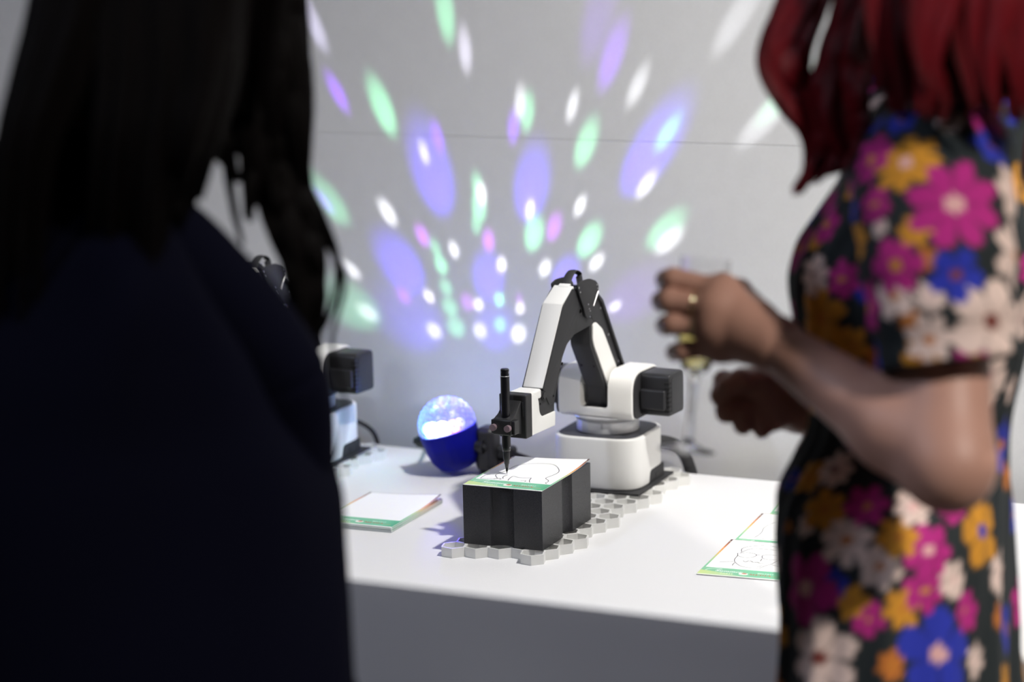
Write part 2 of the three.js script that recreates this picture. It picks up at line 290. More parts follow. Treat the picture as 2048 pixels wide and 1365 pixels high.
function robot(pos, baseYaw, armYaw, label) {
  const t = thing('robot_arm', label, 'robot arm', pos, 'desktop robot arms on honeycomb plates');
  const low = (n, g, m, p) => { const o = mesh(n, g, m, p ?? t); if (!p) o.rotation.y = baseYaw; return o; };
  const up = (n, g, m, p) => { const o = mesh(n, g, m, p ?? t); if (!p) o.rotation.y = armYaw; return o; };
  low('seat_plate', RB.seat, M.blackMatte);
  const b = low('base', RB.base, M.white); low('top_panel', RB.top, M.panel, b); low('port_panel', RB.port, M.blackMatte, b);
  up('turntable', RB.neck, M.satin);
  const h = up('shoulder_housing', RB.housing, M.white); up('slot_liner', RB.slotLiner, M.black, h);
  for (const g of RB.cover) up('side_cover', g, M.blackMatte);
  const mo = up('motor', RB.motor, M.black); up('terminal_box', RB.motorBox, M.black, mo); up('end_cap', RB.motorEnd, M.black, mo); for (const g of RB.vents) up('vent_fin', g, M.hole, mo);
  up('motor', RB.leftMotor, M.black);
  const lo = up('lower_link', RB.low, M.blackMatte); for (const g of RB.lowHoles) up('screw_hole', g, M.hole, lo); for (const g of RB.panel) up('side_panel', g, M.white, lo);
  const fa = up('forearm_frame', RB.frame, M.blackMatte); up('core', RB.frameCore, M.black, fa); up('forearm_cover', RB.cover2, M.white);
  for (const g of RB.tri) up('elbow_plate', g, M.blackMatte);
  for (const g of RB.triAxle) up('elbow_axle', g, M.black); for (const g of RB.triScrews) up('elbow_screw', g, M.steel); up('tie_rod', RB.triRod, M.steel);
  for (const g of RB.rod) up('link_rod', g, M.black);
  for (const g of RB.rodScrews) up('rod_screw', g, M.steel); up('cable_loop', RB.loop, M.blackMatte);
  const wr = up('wrist_bracket', RB.wrist, M.blackMatte); for (const g of RB.pivotScrews) up('pivot_screw', g, M.black, wr);
  up('tool_block', RB.tool, M.white);
  up('clamp_plate', RB.clampPlate, M.blackMatte);
  const cl = up('pen_clamp', RB.clamp, M.black);
  for (const x of [-11, 8.5]) { const s = up('thumb_screw', RB.screw, red, cl); s.position.set(x / 1000, 0.1315, 0.2925); }
  return t;
}
const R1 = [-0.062, TY + PLATE_H, -0.341], ARM = -2.4 * R;
robot(R1, 2.1 * R, ARM, 'white and black desktop robot arm drawing on the black block');
const R2 = [R1[0] + P2[0], R1[1], R1[2] + P2[2]];
robot(R2, 2.1 * R, ARM, 'white and black desktop robot arm partly behind the person in dark clothes');

// pens
const penTex = canvasTex(256, 1024, (c, w, h) => {
  c.fillStyle = '#0b0b12'; c.fillRect(0, 0, w, h);
  c.fillStyle = '#9a9aa8'; c.strokeStyle = '#9a9aa8';
  const side = (x) => {                                   // lettering runs along the barrel
    c.save(); c.translate(x, 0);
    c.font = 'bold 44px sans-serif'; c.save(); c.translate(10, 205); c.rotate(-Math.PI / 2); c.fillText('M', 0, 24); c.restore();
    for (let k = 0; k < 6; k++) c.fillRect(-26 + k * 4, 150, 2, 50);
    c.lineWidth = 6; c.beginPath(); c.arc(-2, 300, 28, -1.2, 2.4); c.stroke(); c.beginPath(); c.moveTo(-22, 330); c.lineTo(-14, 285); c.lineTo(-4, 325); c.lineTo(6, 285); c.stroke();
    for (let k = 0; k < 16; k++) c.fillRect(14, 362 + k * 9, 8, 5 + (k * 7) % 4);
    for (let k = 0; k < 12; k++) c.fillRect(-16, 380 + k * 11, 10, 4);
    for (let k = 0; k < 9; k++) c.fillRect(-28 + k * 5, 640, k % 3 ? 2 : 4, 90);
    c.fillRect(18, 650, 4, 80); c.restore();
  };
  side(64); side(192);
});
const penM = std({ color: 0xffffff, map: penTex, roughness: 0.35 });
const penBody = mm(lathe([[0, 28], [4.6, 28], [5.1, 31], [5.4, 34], [5.5, 120], [5.2, 120.6], [5.2, 128], [4.4, 129.2], [0, 129.2]], 32));
const penGrip = mm(lathe([[0, 8], [1.9, 8], [2.4, 12], [3.1, 13], [3.5, 17.5], [4.0, 18], [4.3, 28.3], [0, 28.3]], 28)), penTip = mm(lathe([[0, 0], [0.35, 0.4], [0.5, 2.5], [1.2, 4], [1.7, 8.1], [0, 8.1]], 20));
const penRing = mm(lathe([[5.3, 119.8], [5.65, 119.9], [5.65, 120.7], [5.3, 120.8]], 32));
function pen(pos, yaw, label) {
  const t = thing('marker_pen', label, 'pen', pos, 'fine black pens held by the robot arms'); t.rotation.y = yaw;
  mesh('barrel', penBody, penM, t); mesh('grip', penGrip, M.black, t); mesh('nib', penTip, M.hole, t); mesh('cap_ring', penRing, M.steel, t); return t;
}
const tipOf = (o) => [o[0] + Math.sin(ARM) * 0.281, o[1] + 0.0727, o[2] + Math.cos(ARM) * 0.281];
pen(tipOf(R1), ARM + 0.4, 'black fine-line pen upright with its nib on the card');
pen(tipOf(R2), ARM + 0.4, 'black fine-line pen of the robot arm behind the person in dark clothes');

// ------------------------------------------------------------------ black blocks and printed cards
const BW = 101.6, BD = 152.4, BH = 71.8;
const block = (() => {
  const notch = (ax, az, bx, bz, n0, n1, dep) => { const o = [], N = 12; for (let k = 0; k <= N; k++) { const t = n0 + (n1 - n0) * k / N, s = Math.sin(Math.PI * k / N) ** 0.75 * dep; const dx = bx - ax, dz = bz - az, L = Math.hypot(dx, dz); o.push([ax + dx * t + dz / L * s, az + dz * t - dx / L * s]); } return o; };
  // corners run left-front, right-front, right-back, left-back; x to the right, z to the viewer, origin at the right-front corner
  const p = [[-BW, 0], ...notch(-BW, 0, 0, 0, 0.345, 0.645, 8), [0, 0], ...notch(0, 0, 0, -BD, 0.40, 0.61, 8), [0, -BD], ...notch(0, -BD, -BW, -BD, 0.35, 0.65, 8), [-BW, -BD], ...notch(-BW, -BD, -BW, 0, 0.4, 0.61, 8)];
  return boxUV(mm(plan(p, 0, BH, 0.35, 0.35)), 1);
})();
function paperBlock(pos, label) { const b = mesh('card_block', block, M.pla); b.position.set(...pos); b.rotation.y = YAW; return tag(b, label, 'block', 'black blocks under the pens'); }
const BLK = [0, TY + PLATE_H, 0];
paperBlock(BLK, 'black speckled block with rounded finger notches, standing before the drawing robot arm');
paperBlock([BLK[0] + P2[0], BLK[1], BLK[2] + P2[2]], 'black speckled block of the robot arm behind the person in dark clothes');

const CW = 813, CH = 1219, S = 8;       // 8 pixels to the millimetre
function cardTex(draw) {
  return canvasTex(CW, CH, (c) => {
    c.fillStyle = '#fbfbfa'; c.fillRect(0, 0, CW, CH);
    const side = c.createLinearGradient(0, CH, 0, 0);
    for (const [k, col] of [[0, '#6fc093'], [0.3, '#86c79c'], [0.48, '#b9cf8c'], [0.6, '#e3b765'], [0.75, '#e08a3c'], [0.9, '#8a4a2c'], [1, '#3c2620']]) side.addColorStop(k, col);
    c.fillStyle = side; c.fillRect(0, 0, 20, CH); c.fillRect(CW - 20, 0, 20, CH); c.fillStyle = '#4a2f26'; c.fillRect(0, 0, CW, 7);
    c.fillStyle = '#d8d2c0'; c.fillRect(5, 60, 9, 24); c.fillRect(CW - 14, 60, 9, 24); c.fillRect(6, 300, 8, 14);
    const by = CH - 31 * S, ban = c.createLinearGradient(0, 0, CW, 0); ban.addColorStop(0, '#86c79c'); ban.addColorStop(0.5, '#7cc59e'); ban.addColorStop(0.85, '#6cc099'); ban.addColorStop(1, '#46a777');
    c.fillStyle = ban; c.beginPath(); c.moveTo(0, by); c.lineTo(CW, by - 6); c.lineTo(CW, CH - 24); c.lineTo(0, CH - 24); c.fill();
    const glow = c.createLinearGradient(0, CH - 150, 420, CH); glow.addColorStop(0, '#cfe08f'); glow.addColorStop(1, '#a9d8b0'); c.fillStyle = glow; c.beginPath(); c.moveTo(0, CH - 150); c.quadraticCurveTo(200, CH - 120, 420, CH - 24); c.lineTo(0, CH - 24); c.fill();
    c.fillStyle = '#f4f7ee'; c.fillRect(0, CH - 24, CW, 24);
    c.strokeStyle = '#ffffff'; c.lineWidth = 7; c.beginPath(); c.moveTo(45, CH - 150); c.bezierCurveTo(60, CH - 215, 120, CH - 232, 190, CH - 215); c.moveTo(190, CH - 215); c.lineTo(140, CH - 172); c.stroke();
    c.fillStyle = '#ffffff'; c.font = 'italic bold 58px serif'; c.fillText('Summer', 140, CH - 135);
    c.fillStyle = '#eef4c8'; c.font = 'bold 42px sans-serif'; c.fillText('PARTY', 200, CH - 72);
    c.fillStyle = '#fbf6ee'; c.beginPath(); c.ellipse(415, CH - 112, 44, 34, 0, 0, 7); c.fill(); c.fillStyle = '#c2502f'; c.beginPath(); c.ellipse(420, CH - 130, 24, 15, 0, 0, 7); c.fill(); c.fillStyle = '#d9a06a'; c.fillRect(392, CH - 108, 46, 6);
    c.fillStyle = '#b7512f'; c.font = 'bold 60px serif'; c.fillText('MEDIA', 468, CH - 90);
    c.fillStyle = '#e8f3ea'; c.font = 'bold 38px sans-serif'; c.fillText('BELFAST', 535, CH - 148);
    c.fillStyle = '#d9ad6c'; for (let k = 0; k < 7; k++) c.fillRect(664 + k * 15, CH - 100, 10, 12);
    draw?.(c);
  });
}
const stroke = (c, list, w = 5, col = '#16131c') => { c.strokeStyle = col; c.lineWidth = w; c.lineJoin = c.lineCap = 'round'; for (const pts of list) { c.beginPath(); const q = pts.map(([x, y]) => [x * S, CH - y * S]); c.moveTo(...q[0]); if (q.length === 2) c.lineTo(...q[1]); else { for (let i = 1; i < q.length - 1; i++) c.quadraticCurveTo(q[i][0], q[i][1], (q[i][0] + q[i + 1][0]) / 2, (q[i][1] + q[i + 1][1]) / 2); c.lineTo(...q[q.length - 1]); } c.stroke(); } };
const headDrawing = (c) => stroke(c, [
  [[7.6, 34.7], [6.3, 45.9], [8.1, 53.1], [16.8, 57.8]],
  [[26.7, 41.2], [19.1, 51.9], [17.6, 58.1], [20.4, 72.5], [22.5, 86.8], [21.7, 100.2], [24.4, 111.4], [33.5, 119.7], [46.1, 125.7], [62.7, 126.2], [72.3, 117.3], [82.6, 100.4], [85.4, 89.6], [84.6, 77.6], [81.1, 61.4], [82.6, 57], [90.1, 49.7], [91.3, 41.9], [89.7, 38.1], [93.6, 34.6]],
  [[24.7, 35.5], [26.5, 41.8], [32.7, 39.9], [32.1, 36.4]], [[33.8, 42], [31.2, 46], [30.2, 54], [31.8, 60]], [[43.4, 35.3], [41.5, 39.6], [39.9, 57.3], [45.1, 54.1], [52, 51.5], [64.8, 55.2]],
  [[64.8, 55.2], [67, 43.4], [71.4, 35.1]], [[64.4, 36], [65.5, 41.2], [58.3, 38.8]], [[8.9, 33], [32.3, 39.8]]], 7);
const faceDrawing = (c) => stroke(c, [
  [[25.8, 103.4], [22.9, 113], [22.9, 119], [27.4, 127.8], [35.8, 134], [44.1, 137.9]], [[51.4, 137.8], [57.3, 136.5], [63.6, 132.3], [72, 124], [76, 112]], [[25.8, 97.5], [27.3, 105.3], [30.7, 115.3], [36.9, 122.3], [44.9, 122.4], [66.1, 121], [75, 112]],
  [[22.9, 95.9], [25.1, 89.9], [25.5, 85.5]], [[25.6, 86.3], [31.9, 80.8], [39.3, 80], [44.8, 84.6], [47.1, 94], [44.4, 98.4], [39.7, 100.7], [32.7, 103.2], [27, 97.8], [23.1, 95.9]],
  [[53.5, 93.7], [54.7, 86.7], [57.3, 82.3], [66, 79], [73.3, 81.2], [76, 84.8], [77, 94], [72.3, 97.7], [62.5, 100.7], [56.2, 98.9], [53.4, 94.4]], [[46.9, 96.2], [52.5, 96.3]],
  [[25.8, 85.7], [25.8, 73.9], [27.1, 65.6], [30.2, 57.8], [39.6, 44.7], [46.3, 41.7], [56, 40], [63.8, 41.9], [67.6, 54.3], [72.5, 61.5], [76.4, 81.4]], [[30.2, 56.3], [29.8, 50.5], [30.5, 45]], [[13.1, 55], [27.4, 60.6]],
  [[56.3, 81.3], [57, 71.3]], [[37.5, 67.2], [41.5, 61.1], [42.7, 67.2], [44.5, 70.6], [49.4, 65.5]], [[52.5, 64.3], [54.4, 67.7], [57.9, 61.5], [62.5, 63.6]], [[41, 64], [46, 66.5], [52, 63], [58, 65]], [[73.2, 60.2], [84.2, 53.5]], [[58.8, 46.1], [64.7, 53.5]]], 7);
const hairDrawing = (c) => stroke(c, [[[20, 40], [24, 60], [18, 90], [30, 124], [52, 132], [74, 120], [82, 90], [78, 56], [84, 38]], [[34, 96], [42, 100], [50, 96]], [[56, 96], [64, 100], [72, 96]], [[40, 62], [52, 56], [64, 62]], [[12, 36], [40, 38], [84, 34]]], 5);
const cardBack = std({ color: lin(0.78, 0.78, 0.76), roughness: 0.6 });
const cardEdge = std({ color: lin(0.66, 0.7, 0.7), roughness: 0.7 });
const cardTop = (t) => std({ color: 0xffffff, map: t, roughness: 0.45 });
/** a card 102 by 152 mm, right-front corner at the origin; curl lifts two corners */
function cardGeo(th, curl = 0, curl2 = 0) {
  const nx = 12, nz = 18, top = new THREE.PlaneGeometry(BW / 1000, BD / 1000, nx, nz).rotateX(-Math.PI / 2).translate(-BW / 2000, 0, -BD / 2000), p = top.attributes.position;
  for (let i = 0; i < p.count; i++) { const fx = -p.getX(i) / 0.1016, fz = -p.getZ(i) / 0.1524; p.setY(i, th + curl * Math.max(0, fz - 0.55) ** 2 * Math.max(0, 1 - fx) ** 2 * 5 + curl2 * Math.max(0, fx - 0.4) ** 2 * fz * 2); }
  top.computeVertexNormals();
  const bot = top.clone(); const q = bot.attributes.position; for (let i = 0; i < q.count; i++) q.setY(i, q.getY(i) - th); bot.index.array.reverse(); bot.computeVertexNormals();
  const rim = [], idx = [], w = nx + 1, ring = []; for (let i = 0; i <= nx; i++) ring.push(i); for (let j = 1; j <= nz; j++) ring.push(j * w + nx); for (let i = nx - 1; i >= 0; i--) ring.push(nz * w + i); for (let j = nz - 1; j > 0; j--) ring.push(j * w);
  ring.push(ring[0]); ring.forEach((k) => { rim.push(p.getX(k), p.getY(k), p.getZ(k), q.getX(k), q.getY(k), q.getZ(k)); });
  for (let k = 0; k < ring.length - 1; k++) { const a = 2 * k; idx.push(a, a + 1, a + 2, a + 2, a + 1, a + 3); }
  let side = new THREE.BufferGeometry(); side.setAttribute('position', new THREE.Float32BufferAttribute(rim, 3)); side.setAttribute('uv', new THREE.Float32BufferAttribute(new Float32Array(rim.length / 3 * 2), 2)); side.setIndex(idx); side = side.toNonIndexed(); side.computeVertexNormals();
  const parts = [top.toNonIndexed(), bot.toNonIndexed(), side], g = mergeGeometries(parts); let s = 0; g.clearGroups(); parts.forEach((x, k) => { g.addGroup(s, x.attributes.position.count, k); s += x.attributes.position.count; });
  return g;
}
function card(geo, tex, pos, yaw, label, group, edge = cardEdge) { const o = mesh('drawing_card', geo, [cardTop(tex), cardBack, edge]); o.position.set(...pos); o.rotation.y = yaw; return tag(o, label, 'card', group); }
const plainCard = cardTex(), headTex = cardTex(headDrawing), faceTex = cardTex(faceDrawing), hairTex = cardTex(hairDrawing);
card(cardGeo(0.0004, 0.004, 0.0004), headTex, [0, BLK[1] + BH / 1000 + 0.0001, 0], YAW, 'card with an unfinished head outline on the black block under the pen');
card(cardGeo(0.0004), plainCard, [P2[0], BLK[1] + BH / 1000 + 0.0001, P2[2]], YAW, 'card on the black block of the robot arm behind the person in dark clothes');
{
  const G = 'blank cards in the stack by the party lamp', thick = cardGeo(0.00048), edges = [lin(0.66, 0.72, 0.72), lin(0.8, 0.8, 0.8), lin(0.42, 0.55, 0.5)].map((c) => std({ color: c, roughness: 0.7 }));
  const greenTop = [cardTop(plainCard), cardBack];
  for (let k = 0; k < 14; k++) {
    const top = k === 13, o = mesh('drawing_card', top ? cardGeo(0.00048, 0.005, 0) : thick, [...greenTop, edges[k % 3]]);
    o.position.set(-0.2262 + rr(-0.0008, 0.0008), TY + 0.0001 + k * 0.0005, -0.0455 + rr(-0.0008, 0.0008)); o.rotation.y = 2.9 * R + rr(-0.006, 0.006);
    tag(o, top ? 'blank green-bannered card on top of the stack, its far corner curled' : 'green-bannered card within the stack beside the dark-clothed person', 'card', top ? undefined : G);
  }
}
card(cardGeo(0.0004, 0, 0.0006), faceTex, [0.1876 + 0.1012, TY + 0.0009, -0.0205], 5.1 * R, 'finished card with a bearded face in glasses and a cap');
card(cardGeo(0.0004), hairTex, [0.1793 + 0.1015, TY + 0.0003, -0.152], 5.2 * R, 'finished portrait card lying behind the card with glasses');
card(cardGeo(0.0004), headTex, [0.1746 + 0.104, TY + 0.0001, -0.292], 7 * R, 'portrait card furthest back on the cloth, beside the floral dress');

// ------------------------------------------------------------------ party lamp
const LX = -0.2955, LZ = -0.3455, LAMP = [LX, TY, LZ];
{
  const t = thing('party_lamp', 'small rotating party lamp with a glowing faceted dome in a dark cup', 'lamp', LAMP);
  const cup = phys({ color: lin(0.003, 0.006, 0.28), roughness: 0.5, specularIntensity: 0.3, transmission: 0.45, thickness: 0 });
  // the cup and its dome lean over in the bracket
  const qt = new THREE.Quaternion().setFromAxisAngle(V(BACK.x, 0, BACK.z).normalize(), 15 * R), lean = (g) => g.translate(0, -0.045, 0).applyQuaternion(qt).translate(0, 0.0505, 0), leanV = (p) => p.add(V(0, -0.045, 0)).applyQuaternion(qt).add(V(0, 0.0505, 0));
  mesh('cup', lean(crease(lathe([[0, 0.001], [0.018, 0.001], [0.0255, 0.0045], [0.033, 0.016], [0.0375, 0.032], [0.0395, 0.05], [0.0395, 0.0555], [0.0375, 0.0565], [0.0368, 0.05], [0.03, 0.034], [0, 0.033]], 56), 0.6)), cup, t);
  const dome = new THREE.IcosahedronGeometry(0.0385, 5), p = dome.attributes.position;
  for (let i = 0; i < p.count; i++) if (p.getY(i) < -0.006) p.setY(i, -0.006);
  dome.translate(0, 0.0622, 0);
  mesh('dome', lean(dome), phys({ color: lin(0.5, 0.5, 0.95), roughness: 0.24, transmission: 0.85, thickness: 0, emissive: lin(0.04, 0.03, 0.2), emissiveIntensity: 1, flatShading: true }), t);
  const leds = [[-0.023, 0.010, [0.2, 1, 0.85], 0.0085], [-0.012, 0.019, [0.8, 1, 1], 0.011], [0.004, 0.021, [0.85, 0.88, 1], 0.0105], [0.018, 0.015, [0.5, 0.2, 1], 0.0085], [0.022, 0.004, [0.2, 0.25, 1], 0.007]];
  const cl = mesh('led_board', lean(lathe([[0, 0.0535], [0.0362, 0.0535], [0.0362, 0.0555], [0, 0.0555]], 40)), std({ color: lin(0.5, 0.5, 0.5), roughness: 0.6 }), t);
  for (const [x, z, col, r] of leds) mesh('led', lean(new THREE.SphereGeometry(r, 20, 12).translate(x, 0.063, z)), std({ color: lin(0.9, 0.9, 0.9), emissive: lin(...col), emissiveIntensity: r > 0.008 ? 12 : 5 }), cl);
  const lensCols = [[0.12, 0.75, 0.7], [0.35, 0.45, 1], [0.5, 0.3, 1], [0.8, 0.85, 1]], lensGeo = lensCols.map(() => []);
  for (let k = 0; k < 150; k++) {                              // small lenses set into the dome; each lets a beam out
    const y = 1 - (k + 0.5) / 150 * 1.08, a = k * 2.399963, q = Math.sqrt(Math.max(0, 1 - y * y)); if (y < -0.08) continue;
    const n = V(Math.cos(a) * q, y, Math.sin(a) * q), g = new THREE.SphereGeometry(0.0026, 10, 6, 0, Math.PI * 2, 0, Math.PI * 0.42).translate(0, -0.0016, 0);
    g.applyQuaternion(new THREE.Quaternion().setFromUnitVectors(V(0, 1, 0), n)).translate(n.x * 0.0387, 0.0622 + n.y * 0.0387, n.z * 0.0387);
    lensGeo[n.x < -0.35 ? (k % 3 ? 0 : 3) : n.x > 0.35 ? (k % 4 ? 2 : 3) : (k % 3 ? 1 : 3)].push(g);
  }
  lensGeo.forEach((l, k) => mesh('lenses', lean(merge(l)), phys({ color: lin(0.6, 0.6, 0.9), roughness: 0.1, transmission: 0.7, thickness: 0, emissive: lin(...lensCols[k]), emissiveIntensity: k === 3 ? 0.55 : 0.35 }), t).userData.kind = 'stuff');
  for (const s of [-1, 1]) mesh('pivot_knob', merge([new THREE.CylinderGeometry(0.008, 0.0095, 0.011, 20).rotateZ(Math.PI / 2).translate(s * 0.044, 0.041, 0), new THREE.CylinderGeometry(0.005, 0.005, 0.006, 6).rotateZ(Math.PI / 2).translate(s * 0.052, 0.041, 0)]), M.black, t);
  mesh('bracket', merge([sweep([V(-0.046, 0.041, 0), V(-0.046, 0.03, -0.03), V(-0.03, 0.02, -0.052), V(0, 0.016, -0.06), V(0.03, 0.02, -0.052), V(0.046, 0.03, -0.03), V(0.046, 0.041, 0)], 0.0075, { steps: 40, flat: 0.4, sides: 10 })]), M.black, t);
  mesh('stand', merge([rbox(0.034, 0.062, 0.006, 0.066, -0.034, 0.0, 0.009), lathe([[0, 0], [0.026, 0], [0.026, 0.003], [0.02, 0.007], [0.012, 0.014], [0.01, 0.03], [0, 0.03]], 32).translate(0.058, 0.0005, -0.028), rbox(0.056, 0.086, 0.02, 0.04, -0.032, -0.014, 0.006)]), M.black, t);
  // glow of the coloured LEDs
  const glow = (x, y, z, col, cd) => { const l = new THREE.PointLight(lin(...col), cd, 0, 2); l.position.copy(leanV(V(x, y, z))).add(V(LX, TY, LZ)); l.castShadow = true; l.shadow.radius = 0.25; l.name = 'led_glow'; scene.add(l); };
  glow(-0.02, 0.076, 0.006, [0.1, 1, 0.75], 0.007); glow(0.0, 0.078, 0.008, [0.6, 0.6, 1], 0.003); glow(0.016, 0.076, 0.004, [0.22, 0.06, 1], 0.009); glow(0.002, 0.08, -0.008, [0.15, 0.2, 1], 0.006);
  glow(-0.016, 0.046, 0.010, [0.05, 0.9, 0.8], 0.012); glow(0.008, 0.048, 0.012, [0.1, 0.05, 1], 0.006);
  // beams of the dome's lenses: where each lands on the wall, its width in pixels, strength, colour
  const W = [0.95, 0.95, 1], Gc = [0.28, 1, 0.5], C = [0.2, 0.85, 0.85], B = [0.09, 0.03, 1], P = [0.28, 0.03, 1], K = [0.62, 0.08, 1];
  const beams = [
    [622, 40, 34, 0.35, [0.75, 0.7, 1]], [930, 100, 26, 0.4, [0.85, 0.8, 1]], [1040, 205, 22, 0.55, W], [1275, 172, 26, 0.4, W], [1145, 212, 20, 0.6, W], [1292, 370, 22, 0.7, W], [963, 388, 20, 0.9, W], [775, 425, 26, 0.8, W], [1060, 420, 18, 0.9, W], [1160, 412, 18, 0.9, W],
    [908, 500, 18, 0.9, W], [1003, 530, 18, 1, W], [1090, 537, 20, 1, W], [1193, 525, 20, 0.9, W], [1338, 482, 28, 0.6, W], [702, 540, 24, 0.6, W], [858, 593, 18, 0.9, W], [957, 610, 18, 0.9, W], [1040, 617, 17, 0.9, W], [1230, 613, 16, 0.7, W], [735, 625, 28, 0.4, W], [868, 662, 26, 0.6, W], [960, 662, 26, 0.6, W], [1037, 668, 30, 0.75, W], [848, 305, 18, 0.6, W], [1475, 35, 40, 0.2, W], [1530, 238, 40, 0.25, W],
    [890, 20, 36, 0.4, Gc], [765, 215, 40, 0.55, Gc], [1055, 225, 26, 0.45, Gc], [1172, 288, 36, 0.5, Gc], [954, 370, 22, 0.4, Gc], [958, 415, 28, 0.6, Gc], [952, 450, 20, 0.35, Gc], [1068, 468, 36, 0.65, Gc], [1178, 482, 36, 0.65, Gc], [1330, 460, 40, 0.4, Gc], [870, 495, 20, 0.35, Gc], [882, 530, 24, 0.6, Gc], [892, 575, 24, 0.35, Gc], [900, 615, 30, 0.35, Gc], [912, 655, 34, 0.35, Gc], [999, 600, 20, 0.7, Gc], [1000, 650, 24, 0.5, C], [655, 400, 50, 0.28, Gc], [700, 610, 80, 0.2, Gc], [1335, 266, 26, 0.5, C], [1565, 195, 34, 0.25, Gc],
    [865, 345, 78, 0.62, B], [1063, 372, 66, 0.62, B], [1303, 302, 72, 0.6, B], [802, 530, 74, 0.62, B], [977, 556, 62, 0.6, B], [1130, 552, 46, 0.6, B], [675, 185, 26, 0.6, P], [875, 275, 24, 0.55, P], [1027, 255, 24, 0.55, P], [1225, 112, 40, 0.4, P], [845, 472, 24, 0.6, K], [977, 482, 24, 0.6, K], [1108, 455, 28, 0.5, K], [645, 402, 24, 0.5, P],
    [825, 640, 110, 0.26, B], [990, 655, 80, 0.28, B], [807, 592, 24, 0.3, K], [935, 605, 26, 0.35, K], [1038, 597, 14, 0.3, K], [1270, 590, 80, 0.12, P], [1200, 20, 60, 0.12, P]];
  const src = leanV(V(0, 0.064, 0)).add(V(LX, TY, LZ));
  for (const [u, v, w, e, col] of beams) {
    const q = onWall(u, v, WZ), d = q.clone().sub(src), L = d.length(), cos = -d.z / L, half = (w / 2) / (FPX / 3.45) / L * 1.42;
    const s = new THREE.SpotLight(lin(...col), 1.45 * e * (col === W ? 0.85 : 1) * Math.PI / 0.64 * L * L / cos, 0, half, 1, 2);
    s.position.copy(src); s.target.position.copy(q); s.castShadow = true; s.shadow.radius = 0.2; s.name = 'lens_beam'; scene.add(s, s.target);
  }
  // the lenses also throw a few violet patches on the cloth before the black block
  for (const [x, z, deg, cd, col] of [[-0.15, -0.03, 6, 0.2, B], [-0.235, -0.2, 5, 0.012, P]]) { const s = new THREE.SpotLight(lin(...col), cd, 0, deg * R, 0.9, 2); s.position.set(LX + 0.012, TY + 0.075, LZ + 0.02); s.target.position.set(x, TY, z); s.castShadow = true; s.shadow.radius = 0.05; s.name = 'lens_beam'; scene.add(s, s.target); }
}
// cables
const cable = (name, pts, r, label) => tag(mesh(name, sweep(pts.map((p) => V(...p)), r, { steps: 60, sides: 8 }), M.blackMatte), label, 'cable');
cable('power_cable', [[LX - 0.046, TY + 0.03, LZ - 0.02], [LX - 0.062, TY + 0.024, LZ - 0.055], [LX - 0.085, TY + 0.016, TB + 0.02], [LX - 0.105, TY + 0.004, TB - 0.006], [LX - 0.11, TY - 0.04, TB - 0.014], [LX - 0.11, TY - 0.3, TB - 0.015]], 0.003, 'thin black cable from the party lamp over the far table edge');
cable('power_cable', [[LX + 0.085, TY + 0.03, LZ - 0.022], [-0.175, TY + 0.004, -0.42], [-0.14, TY + 0.006, -0.44], [-0.10, TY + 0.014, -0.45], [-0.05, TY + 0.017, -0.455]], 0.0028, 'thin black cable on the cloth from lamp stand towards the drawing robot');
cable('power_cable', [[-0.045, TY + 0.045, -0.42], [-0.03, TY + 0.044, -0.448], [-0.014, TY + 0.03, -0.472], [-0.003, TY - 0.005, -0.484], [0.002, TY - 0.06, -0.487], [0.003, TY - 0.3, -0.487]], 0.0085, 'thick black cable dropping behind the table beside the drawing robot base');
cable('power_cable', [[R2[0] + 0.0, TY + 0.06, R2[2] - 0.066], [R2[0] + 0.012, TY + 0.045, R2[2] - 0.1], [R2[0] + 0.022, TY + 0.01, TB - 0.012], [R2[0] + 0.026, TY - 0.04, TB - 0.018], [R2[0] + 0.027, TY - 0.3, TB - 0.018]], 0.0035, 'black cable falling behind the second robot arm base');

